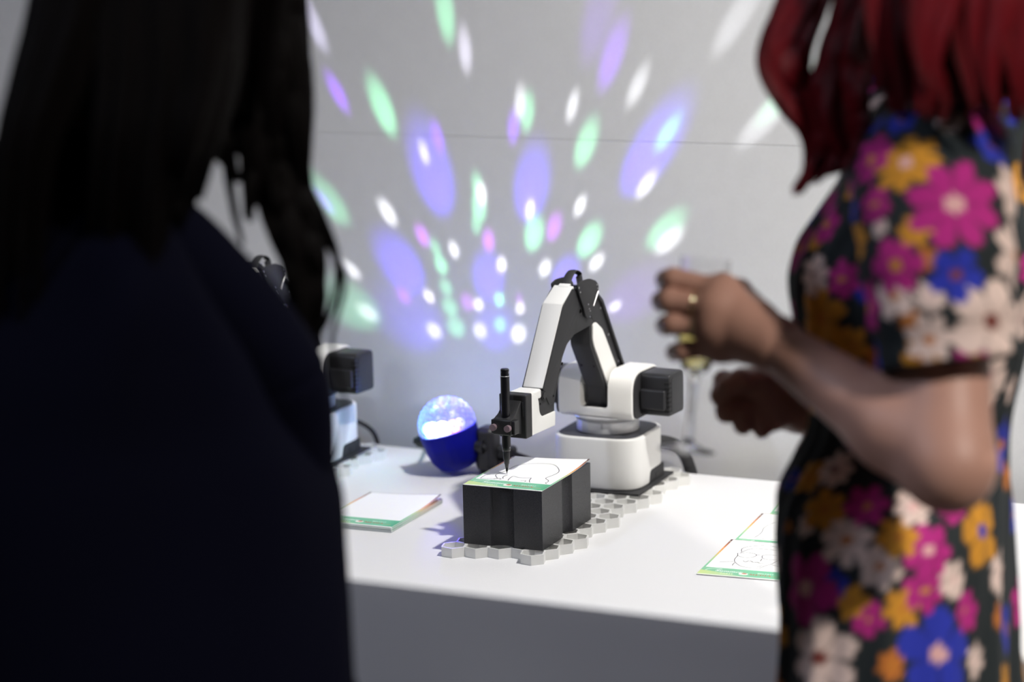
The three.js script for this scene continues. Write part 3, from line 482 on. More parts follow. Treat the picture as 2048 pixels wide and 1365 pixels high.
// ------------------------------------------------------------------ people
/** marching cubes over a box; f is a distance */
function sdfMesh(f, lo, hi, n, maxTri = 300000) {
  const mc = new MarchingCubes(n, M.white, false, false, maxTri), h = n / 2, p = V();
  const c = [0, 1, 2].map((k) => (lo.getComponent(k) + hi.getComponent(k)) / 2), e = [0, 1, 2].map((k) => (hi.getComponent(k) - lo.getComponent(k)) / 2);
  mc.isolation = 0;
  for (let z = 0; z < n; z++) for (let y = 0; y < n; y++) for (let x = 0; x < n; x++) { p.set(c[0] + e[0] * (x - h) / h, c[1] + e[1] * (y - h) / h, c[2] + e[2] * (z - h) / h); mc.field[z * n * n + y * n + x] = -f(p); }
  mc.update();
  const cnt = mc.count, src = mc.positionArray, pos = new Float32Array(cnt * 3), nor = new Float32Array(cnt * 3), q = V(), E = 0.0012;
  for (let i = 0; i < cnt; i++) {
    for (let k = 0; k < 3; k++) pos[3 * i + k] = c[k] + e[k] * src[3 * i + k];
    q.set(pos[3 * i], pos[3 * i + 1], pos[3 * i + 2]); const g = V();
    for (let k = 0; k < 3; k++) { const o = q.getComponent(k); q.setComponent(k, o + E); const a = f(q); q.setComponent(k, o - E); const b = f(q); q.setComponent(k, o); g.setComponent(k, a - b); }
    g.normalize(); nor[3 * i] = g.x; nor[3 * i + 1] = g.y; nor[3 * i + 2] = g.z;
  }
  const g = new THREE.BufferGeometry(); g.setAttribute('position', new THREE.BufferAttribute(pos, 3)); g.setAttribute('normal', new THREE.BufferAttribute(nor, 3));
  // keep faces turned outwards
  for (let i = 0; i < cnt; i += 3) { const a = V().fromArray(pos, 3 * i), b = V().fromArray(pos, 3 * i + 3), d = V().fromArray(pos, 3 * i + 6), m = b.clone().sub(a).cross(d.clone().sub(a)), nn = V().fromArray(nor, 3 * i); if (m.dot(nn) < 0) for (const arr of [pos, nor]) for (let k = 0; k < 3; k++) { const s = arr[3 * i + 3 + k]; arr[3 * i + 3 + k] = arr[3 * i + 6 + k]; arr[3 * i + 6 + k] = s; } }
  return g;
}
/** rounded cone between joints as a distance */
function bone(a, b, ra, rb) { const ab = b.clone().sub(a), L2 = ab.lengthSq(); return (p) => { const x = p.x - a.x, y = p.y - a.y, z = p.z - a.z; let t = (x * ab.x + y * ab.y + z * ab.z) / L2; t = t < 0 ? 0 : t > 1 ? 1 : t; const dx = x - ab.x * t, dy = y - ab.y * t, dz = z - ab.z * t; return Math.sqrt(dx * dx + dy * dy + dz * dz) - (ra + (rb - ra) * t); }; }
function ball(c, rx, ry, rz, F, Sd) { return (p) => { const d = p.clone().sub(c), a = d.dot(F) / rx, b = d.y / ry, e = d.dot(Sd) / rz; const k = Math.sqrt(a * a + b * b + e * e); return (k - 1) * Math.min(rx, ry, rz); }; }
const smin = (a, b, k) => { const h = Math.max(k - Math.abs(a - b), 0) / k; return Math.min(a, b) - h * h * k * 0.25; };
const blend = (list, k) => (p) => { let d = 9; for (const f of list) { const v = f(p); d = d > 8 ? v : smin(d, v, k); } return d; };
const bounds = (pts, pad) => { const b = new THREE.Box3().setFromPoints(pts); b.expandByScalar(pad); return [b.min, b.max]; };
/** a closed skin of ellipses: rings of [centre, half depth along F, half width along S] */
function loft(rings, F, Sd, n, steps, wobble) {
  const pos = [], idx = [], w = n + 1, cs = new THREE.CatmullRomCurve3(rings.map((r) => r[0])), N = steps;
  const val = (k, t) => { const x = t * (rings.length - 1), i = Math.min(rings.length - 2, Math.floor(x)), f = x - i, g = (j) => rings[Math.max(0, Math.min(rings.length - 1, j))][k]; const a = g(i - 1), b = g(i), c = g(i + 1), d = g(i + 2); return 0.5 * (2 * b + (c - a) * f + (2 * a - 5 * b + 4 * c - d) * f * f + (3 * b - a - 3 * c + d) * f * f * f); };
  for (let j = 0; j <= N; j++) {
    const t = j / N, c = cs.getPoint(t), a = val(1, t), b = val(2, t);
    for (let i = 0; i <= n; i++) { const th = i / n * Math.PI * 2, k = wobble ? wobble(th, t, c.y) : 0, ct = Math.cos(th), st = Math.sin(th), ex = (v) => Math.sign(v) * Math.abs(v) ** 0.88; const q = c.clone().addScaledVector(F, ex(ct) * (a + k)).addScaledVector(Sd, ex(st) * (b + k)); pos.push(q.x, q.y, q.z); }
  }
  for (let j = 0; j < N; j++) for (let i = 0; i < n; i++) { const o = j * w + i; idx.push(o, o + w, o + 1, o + 1, o + w, o + w + 1); }
  const g = new THREE.BufferGeometry(); g.setAttribute('position', new THREE.Float32BufferAttribute(pos, 3)); g.setIndex(idx); g.computeVertexNormals();
  const nn = g.attributes.normal; for (let j = 0; j <= N; j++) { const a = j * w, b = a + n; for (const k of ['X', 'Y', 'Z']) { const s = (nn['get' + k](a) + nn['get' + k](b)) / 2; nn['set' + k](a, s); nn['set' + k](b, s); } }
  const t0 = V().fromBufferAttribute(g.attributes.position, w * (N >> 1)), n0 = V().fromBufferAttribute(nn, w * (N >> 1));
  if (n0.dot(t0.clone().sub(cs.getPoint(0.5))) < 0) { g.index.array.reverse(); g.computeVertexNormals(); }
  return g;
}
/** joints of one hand: root of the palm, then knuckle, two joints and tip of each finger */
function handField(wrist, fingers, thumb, rPalm = 0.0125) {
  const list = [];
  for (const f of fingers) list.push(bone(wrist, f[0], 0.019, rPalm));
  for (let i = 0; i < fingers.length - 1; i++) list.push(bone(fingers[i][0], fingers[i + 1][0], rPalm, rPalm));
  const palm = blend(list, 0.014), fs = fingers.map((f, i) => { const r = [0.0094, 0.0097, 0.0092, 0.008][i]; return blend([bone(f[0], f[1], r * 1.1, r), bone(f[1], f[2], r, r * 0.92), bone(f[2], f[3], r * 0.92, r * 0.76)], 0.004); });
  const th = blend([bone(thumb[0], thumb[1], 0.016, 0.0115), bone(thumb[1], thumb[2], 0.0112, 0.0098), bone(thumb[2], thumb[3], 0.0098, 0.008)], 0.006);
  return (p) => { let d = palm(p); let e = 9; for (const f of fs) e = Math.min(e, f(p)); d = smin(d, e, 0.006); return smin(d, th(p), 0.009); };
}
const skinTex = grain.clone(); skinTex.repeat.set(1, 1); skinTex.needsUpdate = true;
const skin = phys({ color: lin(0.52, 0.285, 0.215), roughness: 0.5 }), skinPale = phys({ color: lin(0.52, 0.34, 0.27), roughness: 0.5 });
const shoeM = std({ color: lin(0.02, 0.02, 0.02), roughness: 0.4 });
const eyeM = std({ color: lin(0.8, 0.8, 0.78), roughness: 0.2 }), irisM = std({ color: lin(0.05, 0.03, 0.02), roughness: 0.2 }), lipM = std({ color: lin(0.42, 0.1, 0.1), roughness: 0.4 });
const streak = noiseTex(256, (x, y) => 0.5 + 0.5 * Math.sin(x * 0.74 + 2 * Math.sin(x * 0.17)) * 0.6 + (((x * 2654435761) >>> 8) % 97 / 97 - 0.5) * 0.6);

/** whole figure: neck, head, trunk, legs and feet, with given arms */
function figure(o) {
  const { F, S: Sd, hip, chest, neck, headC, skinM } = o, parts = [], pts = [];
  const add = (a, b, ra, rb) => { parts.push(bone(a, b, ra, rb)); pts.push(a, b); };
  const side = (p, s, w, y, f = 0) => p.clone().addScaledVector(Sd, s * w).add(V(0, y, 0)).addScaledVector(F, f);
  add(hip, chest, 0.055, 0.06); add(chest, neck, 0.055, 0.045); add(neck, headC.clone().add(V(0, -0.05, 0)), 0.05, 0.047);
  add(side(chest, -1, 0.07, 0.05), side(chest, 1, 0.07, 0.05), 0.035, 0.035); add(side(hip, -1, 0.055, -0.03), side(hip, 1, 0.055, -0.03), 0.055, 0.055);
  for (const s of [-1, 1]) {
    const h = side(hip, s, 0.08, -0.05), k = V(h.x, 0.47, h.z).addScaledVector(F, 0.015), a = V(h.x, 0.085, h.z).addScaledVector(F, -0.015);
    add(h, k, 0.06, 0.05); add(k, k.clone().lerp(a, 0.35), 0.052, 0.053); add(k.clone().lerp(a, 0.35), a, 0.05, 0.034); add(a, V(a.x, 0.03, a.z).addScaledVector(F, 0.13), 0.034, 0.022);
  }
  for (const arm of o.arms) { add(arm.shoulder, arm.elbow, 0.042, 0.036); add(arm.elbow, arm.elbow.clone().lerp(arm.wrist, 0.3), 0.034, 0.034); add(arm.elbow.clone().lerp(arm.wrist, 0.3), arm.wrist, 0.034, 0.022); }
  const head = blend([ball(headC, 0.098, 0.115, 0.076, F, Sd), ball(headC.clone().addScaledVector(F, 0.035).add(V(0, -0.055, 0)), 0.062, 0.06, 0.055, F, Sd), bone(headC.clone().addScaledVector(F, 0.09).add(V(0, 0.01, 0)), headC.clone().addScaledVector(F, 0.112).add(V(0, -0.028, 0)), 0.008, 0.013),
    bone(headC.clone().addScaledVector(Sd, 0.074).add(V(0, 0.012, 0)), headC.clone().addScaledVector(Sd, 0.074).add(V(0, -0.025, 0)), 0.012, 0.009), bone(headC.clone().addScaledVector(Sd, -0.074).add(V(0, 0.012, 0)), headC.clone().addScaledVector(Sd, -0.074).add(V(0, -0.025, 0)), 0.012, 0.009)], 0.02);
  const f = blend(parts, 0.02), gs = [];
  gs.push(sdfMesh(f, ...bounds(pts, 0.12), 132));
  gs.push(sdfMesh(head, ...bounds([headC], 0.15), 80));
  for (const h of o.hands) gs.push(sdfMesh(handField(h.wrist, h.fingers, h.thumb), ...bounds([h.wrist, ...h.fingers.flat(), ...h.thumb], 0.03), 64));
  const t = thing('person', o.label, 'person', [0, 0, 0]);
  t.position.set(hip.x, 0, hip.z);
  const put = (n, g, m, p) => mesh(n, g.translate(-hip.x, 0, -hip.z), m, p ?? t);
  const body = put('body', merge(gs), skinM);
  for (const s of [-1, 1]) {
    const e = headC.clone().addScaledVector(F, 0.083).addScaledVector(Sd, s * 0.032).add(V(0, 0.012, 0));
    put('eye', new THREE.SphereGeometry(0.0125, 20, 14).translate(e.x, e.y, e.z), eyeM, body); const ir = e.clone().addScaledVector(F, 0.0085); put('iris', new THREE.SphereGeometry(0.0055, 14, 10).translate(ir.x, ir.y, ir.z), irisM, body);
    const ft = V(hip.x, 0, hip.z).addScaledVector(Sd, s * 0.08);
    const toe = ft.clone().addScaledVector(F, 0.14), heel = ft.clone().addScaledVector(F, -0.05);
    const sh = sdfMesh(blend([bone(heel.clone().add(V(0, 0.037, 0)), toe.clone().add(V(0, 0.034, 0)), 0.036, 0.033)], 0.01), ...bounds([heel, toe, toe.clone().add(V(0, 0.07, 0))], 0.05), 40);
    put('shoe', sh, shoeM);
  }
  const mo = headC.clone().addScaledVector(F, 0.094).add(V(0, -0.052, 0));
  put('lips', sweep([mo.clone().addScaledVector(Sd, -0.022).addScaledVector(F, -0.006), mo.clone(), mo.clone().addScaledVector(Sd, 0.022).addScaledVector(F, -0.006)], (s) => 0.002 + 0.005 * Math.sin(Math.PI * s), { steps: 12 }), lipM, body);
  return { t, put };
}
const scalp = (headC, F) => { const g = new THREE.SphereGeometry(1, 40, 28); g.scale(0.1, 0.122, 0.083).rotateY(Math.atan2(-F.z, F.x)); const c = headC.clone().addScaledVector(F, -0.016).add(V(0, 0.014, 0)); return g.translate(c.x, c.y, c.z); };
const lockMat = (c, rough, spec) => phys({ color: c, roughness: rough, specularIntensity: spec, bumpMap: streak, bumpScale: 0.0012 });

// ---- the person with red hair and the floral dress
{
  const F = V(-1, 0, 0.08).normalize(), Sd = V(-F.z, 0, F.x).negate(); if (Sd.z < 0) Sd.negate();
  const D = 2.2, cF = Math.abs(F.dot(RT)), cS = Math.abs(Sd.dot(RT)), K = FPX / D;
  const sil = [[150, 1800, 2030, 0.075], [175, 1775, 2060, 0.12], [205, 1750, 2080, 0.165], [260, 1715, 2095, 0.178], [340, 1668, 2100, 0.172], [420, 1625, 2098, 0.16], [480, 1592, 2092, 0.152], [540, 1579, 2086, 0.148], [620, 1588, 2072, 0.142], [700, 1602, 2056, 0.134], [780, 1617, 2038, 0.128], [850, 1612, 2024, 0.126], [900, 1586, 2020, 0.134], [960, 1556, 2024, 0.15], [1030, 1549, 2032, 0.162], [1150, 1553, 2040, 0.172], [1260, 1556, 2048, 0.18], [1365, 1548, 2056, 0.188]];
  const rings = sil.map(([v, l, r, b]) => { const e = (r - l) / 2 / K, a = Math.sqrt(Math.max(0.07 ** 2, e * e - (b * cS) ** 2)) / cF; return [at((l + r) / 2, v, D), a, b]; });
  const last = rings[rings.length - 1]; for (const [dy, k] of [[0.12, 1.1], [0.26, 1.24], [0.36, 1.32]]) rings.push([last[0].clone().add(V(0, -dy, 0)), last[1] * k, last[2] * k]);
  const torso = loft(rings, F, Sd, 220, 260, (th, t, y) => (y < 0.98 ? 0.006 * Math.min(1, (0.98 - y) * 4) * Math.sin(th * 11 + 1) : 0) + 0.0016 * Math.sin(th * 23 + t * 30));
  const sh = at(1866, 320, 2.04), el = at(1897, 930, 1.945), wr = at(1552, 690, 2.07);
  const hemL = at(1897, 728, 1.955);
  const sleeve = sweep([at(1852, 225, 2.13), at(1858, 290, 2.05), at(1866, 420, 1.985), at(1880, 590, 1.96), hemL], (s) => 0.045 + 0.025 * Math.sin(Math.min(1, s * 2.6) * Math.PI / 2) - 0.022 * Math.max(0, s - 0.35) + 0.0015 * Math.sin(s * 40), { sides: 120, steps: 110, flat: 0.8, flatDir: Sd });
  const shR = rings[3][0].clone().addScaledVector(Sd, -0.15), elR = at(1790, 900, 2.42), wrR = at(1600, 815, 2.28);
  const sleeveR = sweep([shR, shR.clone().lerp(elR, 0.35), shR.clone().lerp(elR, 0.7)], (s) => 0.06 - 0.008 * s, { sides: 60, steps: 40 });
  torso.deleteAttribute('uv'); for (const g of [sleeve, sleeveR]) g.deleteAttribute('uv');
  const dress = merge([torso, sleeve, sleeveR]), P = dress.attributes.position, Nn = dress.attributes.normal, col = new Float32Array(P.count * 3);
  // the print: flowers of a set kind, each placed on the cloth
  const C = { y: [0.62, 0.27, 0.018], m: [0.46, 0.012, 0.21], w: [0.80, 0.62, 0.55], b: [0.014, 0.028, 0.40], o: [0.52, 0.16, 0.02], k: [0.75, 0.42, 0.4], d: [0.2, 0.04, 0.03] };
  const fl = [['m', 1740, 318, 56, 7], ['y', 1808, 323, 70, 8, 'k'], ['m', 1910, 405, 96, 8, 'k'], ['m', 1751, 410, 42, 6], ['y', 1828, 456, 36, 6], ['w', 1759, 456, 20, 6], ['y', 1705, 487, 42, 7], ['m', 1792, 528, 60, 6], ['b', 1915, 553, 56, 5, 'd'], ['o', 1851, 523, 26, 5], ['w', 1787, 592, 50, 5, 'o'], ['w', 1859, 590, 34, 7, 'k'], ['w', 1985, 640, 86, 5, 'd'], ['w', 2043, 512, 72, 6, 'o'], ['w', 2030, 385, 62, 6], ['m', 1725, 615, 52, 6], ['w', 1623, 548, 44, 8, 'd'], ['y', 1640, 640, 66, 6], ['w', 1856, 680, 50, 7, 'o'], ['o', 1818, 640, 26, 6], ['b', 1987, 292, 46, 5, 'd'], ['b', 2033, 222, 38, 5], ['m', 1977, 241, 46, 6], ['w', 1900, 246, 32, 7], ['b', 1802, 241, 34, 5], ['y', 1840, 715, 40, 6], ['m', 1950, 715, 40, 6], ['m', 1680, 560, 40, 6], ['b', 1700, 420, 26, 5], ['m', 1650, 450, 42, 6], ['y', 1630, 480, 24, 6],
    ['w', 1667, 939, 40, 8, 'd'], ['y', 1618, 954, 38, 6], ['y', 1649, 1021, 46, 6], ['m', 1732, 1011, 46, 6], ['w', 1825, 1016, 40, 6, 'k'], ['w', 1695, 1083, 54, 7, 'o'], ['y', 1799, 1078, 44, 6, 'o'], ['m', 1861, 1099, 58, 7, 'k'], ['y', 1969, 1063, 74, 5, 'b'], ['w', 1763, 1135, 46, 6, 'o'], ['m', 1613, 1177, 76, 5, 'k'], ['b', 1672, 1164, 30, 5, 'd'], ['w', 1910, 1161, 38, 7, 'k'], ['m', 1850, 1177, 46, 6], ['y', 1700, 1207, 38, 6], ['y', 1804, 1223, 40, 6, 'o'], ['b', 1876, 1306, 92, 5, 'k'], ['w', 1639, 1321, 82, 6, 'd'], ['o', 1786, 1332, 32, 6], ['w', 1956, 1326, 38, 7, 'k'], ['w', 2003, 1150, 52, 6], ['m', 1933, 1223, 42, 6], ['o', 1574, 1052, 14, 5], ['b', 1580, 960, 26, 5], ['m', 1900, 1010, 40, 6], ['m', 1735, 1240, 36, 5], ['w', 1610, 1050, 24, 6], ['o', 1890, 1245, 22, 5]];
  const vis = [], px = []; const tmp = V(), nv = V();
  for (let i = 0; i < P.count; i += 3) { tmp.fromBufferAttribute(P, i); nv.fromBufferAttribute(Nn, i); if (nv.dot(tmp.clone().sub(EYE)) < 0) { const q = project(tmp); if (q[0] > 1480 && q[0] < 2140 && q[1] > 100 && q[1] < 1450) { vis.push(i); px.push(q); } } }
  const flowers = [];
  for (const [c, u, v, r, n, mid] of fl) {
    let best = -1, bd = 1e9; for (let k = 0; k < vis.length; k++) { const [a, b, z] = px[k], d = Math.hypot(a - u, b - v); if (d > 14) continue; const s = d * 0.002 + z; if (s < bd) { bd = s; best = k; } }
    if (best < 0) continue; const ctr = V().fromBufferAttribute(P, vis[best]), nn = V().fromBufferAttribute(Nn, vis[best]);
    flowers.push({ ctr, nn, r: r / FPX * px[best][2] * 1.04, n, c: C[c], mid: C[mid ?? (c === 'w' ? 'k' : c === 'y' ? 'o' : 'y')], a: rnd() * 6 });
  }
  const shown = flowers.length, kinds = ['m', 'w', 'y', 'b', 'o'];
  for (let k = 0; k < 900 && flowers.length < shown + 420; k++) {                  // the same print all round and down to the hem
    const i = Math.floor(rnd() * P.count), ctr = V().fromBufferAttribute(P, i), r = rr(0.012, 0.03);
    let ok = true; for (const f of flowers) if (f.ctr.distanceTo(ctr) < (f.r + r) * 0.86) { ok = false; break; } if (!ok) continue;
    const c = kinds[Math.floor(rnd() * 5)]; flowers.push({ ctr, nn: V().fromBufferAttribute(Nn, i), r, n: 5 + Math.floor(rnd() * 3), c: C[c], mid: C[c === 'w' ? 'k' : 'o'], a: rnd() * 6 });
  }
  for (const f of flowers) { f.t = V(0, 1, 0).addScaledVector(f.nn, -f.nn.y).normalize(); f.b = f.nn.clone().cross(f.t); }
  const cell = 0.06, hash = new Map(), key = (x, y, z) => Math.floor(x / cell) + ',' + Math.floor(y / cell) + ',' + Math.floor(z / cell);
  flowers.forEach((f) => { for (let a = -1; a <= 1; a++) for (let b = -1; b <= 1; b++) for (let c = -1; c <= 1; c++) { const k = key(f.ctr.x + a * cell, f.ctr.y + b * cell, f.ctr.z + c * cell); if (!hash.has(k)) hash.set(k, []); hash.get(k).push(f); } });
  for (let i = 0; i < P.count; i++) {
    tmp.fromBufferAttribute(P, i); nv.fromBufferAttribute(Nn, i); let c = [0.008, 0.014, 0.016];
    for (const f of hash.get(key(tmp.x, tmp.y, tmp.z)) ?? []) {
      const d = tmp.clone().sub(f.ctr), L = d.length(); if (L > f.r || nv.dot(f.nn) < 0) continue;
      const th = Math.atan2(d.dot(f.b), d.dot(f.t)) + f.a, lim = f.r * (0.58 + 0.42 * Math.abs(Math.cos(th * f.n / 2)) ** 0.7);
      if (L < lim) { c = L < f.r * 0.2 ? f.mid : f.c; if (c === f.c && Math.abs(Math.cos(th * f.n / 2)) < 0.25 && L > f.r * 0.25) c = c.map((x) => x * 0.62); break; }
    }
    col.set(c, i * 3);
  }
  dress.setAttribute('color', new THREE.BufferAttribute(col, 3));
  // left hand round the glass: knuckle, joint, joint, tip of each finger
  const handL = { wrist: wr, fingers: [
    [at(1446, 582, 2.098), at(1346, 557, 2.110), at(1332, 560, 2.150), at(1362, 567, 2.182)], [at(1430, 616, 2.092), at(1338, 600, 2.104), at(1324, 603, 2.146), at(1354, 609, 2.180)],
    [at(1430, 655, 2.094), at(1346, 648, 2.104), at(1332, 651, 2.144), at(1360, 655, 2.178)], [at(1440, 692, 2.102), at(1368, 702, 2.110), at(1350, 705, 2.142), at(1372, 706, 2.172)]],
    thumb: [at(1520, 640, 2.088), at(1478, 585, 2.135), at(1446, 570, 2.168), at(1418, 572, 2.182)] };
  const handR = { wrist: wrR, fingers: [
    [at(1500, 770, 2.262), at(1448, 762, 2.236), at(1440, 792, 2.226), at(1472, 800, 2.24)], [at(1510, 792, 2.252), at(1450, 800, 2.232), at(1452, 826, 2.228), at(1486, 824, 2.242)],
    [at(1528, 812, 2.25), at(1478, 826, 2.232), at(1486, 850, 2.232), at(1514, 842, 2.244)], [at(1548, 824, 2.252), at(1512, 842, 2.238), at(1524, 860, 2.24), at(1546, 848, 2.25)]],
    thumb: [at(1572, 788, 2.262), at(1520, 762, 2.236), at(1482, 760, 2.222), at(1452, 772, 2.216)] };
  const hip = last[0].clone().setY(0.88), neck = rings[0][0].clone().add(V(0, 0.02, 0)), headC = neck.clone().add(V(0, 0.155, 0)).addScaledVector(F, 0.045);
  const { t, put } = figure({ F, S: Sd, hip, chest: rings[6][0].clone(), neck, headC, skinM: skin, label: 'person in a floral short-sleeved dress with wavy red hair, holding a flute', arms: [{ shoulder: sh, elbow: el, wrist: wr }, { shoulder: shR, elbow: elR, wrist: wrR }], hands: [handL, handR] });
  put('dress', dress, std({ vertexColors: true, color: 0xffffff, roughness: 0.85, side: THREE.DoubleSide }));
  const gold = std({ color: lin(0.85, 0.75, 0.45), roughness: 0.2, metalness: 1 });
  for (const [a, b, k, r] of [[handL.fingers[2][0], handL.fingers[2][1], 0.5, 0.0098], [handL.fingers[1][0], handL.fingers[1][1], 0.45, 0.0103]]) {
    const c = a.clone().lerp(b, k), g = new THREE.TorusGeometry(r, 0.0017, 10, 28); g.applyQuaternion(new THREE.Quaternion().setFromUnitVectors(V(0, 0, 1), b.clone().sub(a).normalize())); g.translate(c.x, c.y, c.z); put('ring', g, gold);
  }
  // hair: wavy locks from the crown; front locks follow the drawn paths, the rest fall over the back
  const hair = [];
  const lock = (pts, r, flat = 0.5) => hair.push(sweep(pts, (s) => r * Math.min(1, 0.35 + s * 3) * (1 - 0.92 * Math.max(0, s - 0.55) / 0.45) ** 0.9 + 0.0008, { sides: 9, steps: 44, flat, flatDir: BACK.clone().addScaledVector(RT, rr(-0.4, 0.4)).normalize(), uvLen: 2 }));
  const crown = headC.clone().add(V(0, 0.1, 0));
  const path = (px, d) => [crown.clone().addScaledVector(F, rr(-0.02, 0.05)).addScaledVector(Sd, rr(0, 0.04)), headC.clone().addScaledVector(Sd, 0.085).addScaledVector(F, rr(0, 0.07)).add(V(0, rr(0, 0.03), 0)), ...px.map(([u, v]) => at(u, v, d + rr(-0.008, 0.008)))];
  const fronts = [
    [[1640, -140], [1590, -20], [1546, 70], [1540, 130], [1570, 205], [1618, 275], [1618, 330], [1592, 385]], [[1655, -140], [1600, -10], [1556, 75], [1556, 140], [1590, 215], [1630, 285], [1625, 335], [1600, 380]], [[1670, -140], [1615, 0], [1580, 85], [1576, 150], [1604, 225], [1640, 290], [1635, 330], [1615, 366]],
    [[1690, -140], [1640, 0], [1600, 95], [1596, 170], [1622, 240], [1650, 290], [1650, 325], [1625, 352]], [[1720, -140], [1690, 0], [1660, 90], [1642, 170], [1645, 240], [1668, 300], [1662, 335], [1635, 362]], [[1730, -140], [1700, 10], [1672, 100], [1656, 180], [1660, 250], [1684, 300], [1680, 330], [1650, 352]],
    [[1750, -140], [1716, 20], [1694, 110], [1688, 190], [1700, 250], [1706, 290], [1690, 330], [1668, 345]], [[1765, -140], [1730, 10], [1708, 100], [1704, 180], [1716, 235], [1722, 275], [1706, 310], [1690, 335]], [[1780, -140], [1750, 20], [1726, 100], [1716, 160], [1722, 210], [1726, 250], [1716, 285], [1706, 310]]];
  for (const f of fronts) for (let k = 0; k < 3; k++) lock(path(f.map(([u, v]) => [u + rr(-7, 7), v + rr(-6, 6)]), 2.02), rr(0.0062, 0.0098));
  for (let k = 0; k < 110; k++) {
    const u = rr(1745, 2150), ph = rr(0, 6), end = u < 1790 ? rr(150, 200) : rr(175, 245), amp = rr(6, 16), px = [];
    for (let j = 0; j < 7; j++) { const v = -150 + (end + 150) * j / 6; px.push([u + amp * Math.sin(ph + v * 0.021) + (v < -50 ? (1850 - u) * 0.12 : 0), v]); }
    const dd = rr(1.905, 2.0); lock([crown.clone().addScaledVector(F, rr(-0.07, 0.03)).addScaledVector(Sd, rr(-0.03, 0.05)), headC.clone().addScaledVector(Sd, rr(0.05, 0.09)).addScaledVector(F, rr(-0.1, 0.03)).add(V(0, rr(-0.02, 0.04), 0)), ...px.map(([a, b]) => at(a, b, dd))], rr(0.009, 0.016));
  }
  for (let k = 0; k < 46; k++) { const a = rr(0.9, 3.9), dir = F.clone().multiplyScalar(Math.cos(a)).addScaledVector(Sd, -Math.sin(a)), y1 = -rr(0.2, 0.3); lock([crown.clone(), headC.clone().addScaledVector(dir, 0.1).add(V(0, 0.05, 0)), headC.clone().addScaledVector(dir, 0.115).add(V(0, -0.06, 0)), headC.clone().addScaledVector(dir, 0.125).add(V(0, -0.16, 0)), headC.clone().addScaledVector(dir, 0.13).add(V(0, y1, 0))], rr(0.014, 0.02), 0.7); }
  hair.push(scalp(headC, F));
  put('hair', merge(hair), lockMat(lin(0.15, 0.002, 0.007), 0.42, 0.5));
}
// ---- the flute and the drink in it
{
  const rim = at(1412, 517, 2.152), foot = at(1374, 903, 2.164), ax = rim.clone().sub(foot), L = ax.length(), q = new THREE.Quaternion().setFromUnitVectors(V(0, 1, 0), ax.normalize());
  const glass = phys({ color: lin(1, 1, 1), roughness: 0.02, transmission: 1, thickness: 0.002, ior: 1.48 });
  const t = thing('champagne_flute', 'clear stemmed champagne flute held upright by the person in the floral dress', 'glass'); t.position.copy(foot); t.quaternion.copy(q);
  mesh('foot', lathe([[0, 0], [0.0255, 0], [0.0262, 0.0008], [0.0255, 0.0018], [0.014, 0.0042], [0.006, 0.0085], [0.0042, 0.0125], [0, 0.0125]], 56), glass, t);
  mesh('stem', lathe([[0, 0.0124], [0.0042, 0.0124], [0.0034, 0.03], [0.0036, 0.055], [0.005, 0.068], [0, 0.068]], 32), glass, t);
  mesh('bowl', lathe([[0, 0.0679], [0.005, 0.068], [0.012, 0.074], [0.0178, 0.088], [0.021, 0.108], [0.0222, 0.135], [0.0226, L], [0.0218, L], [0.0214, 0.135], [0.0202, 0.108], [0.017, 0.089], [0.011, 0.0755], [0, 0.0722]], 56), glass, t);
  const drink = mesh('champagne', lathe([[0, 0.0724], [0.0108, 0.0758], [0.0168, 0.0893], [0.02, 0.1085], [0.0212, 0.134], [0.0213, 0.14], [0, 0.14]], 48), phys({ color: lin(1, 1, 1), transmission: 1, roughness: 0, thickness: 0.02, ior: 1.33, attenuationColor: lin(0.9, 0.78, 0.3), attenuationDistance: 0.03 }));
  tag(drink, 'pale yellow sparkling wine inside the held flute', 'drink'); drink.position.copy(foot); drink.quaternion.copy(q);
}

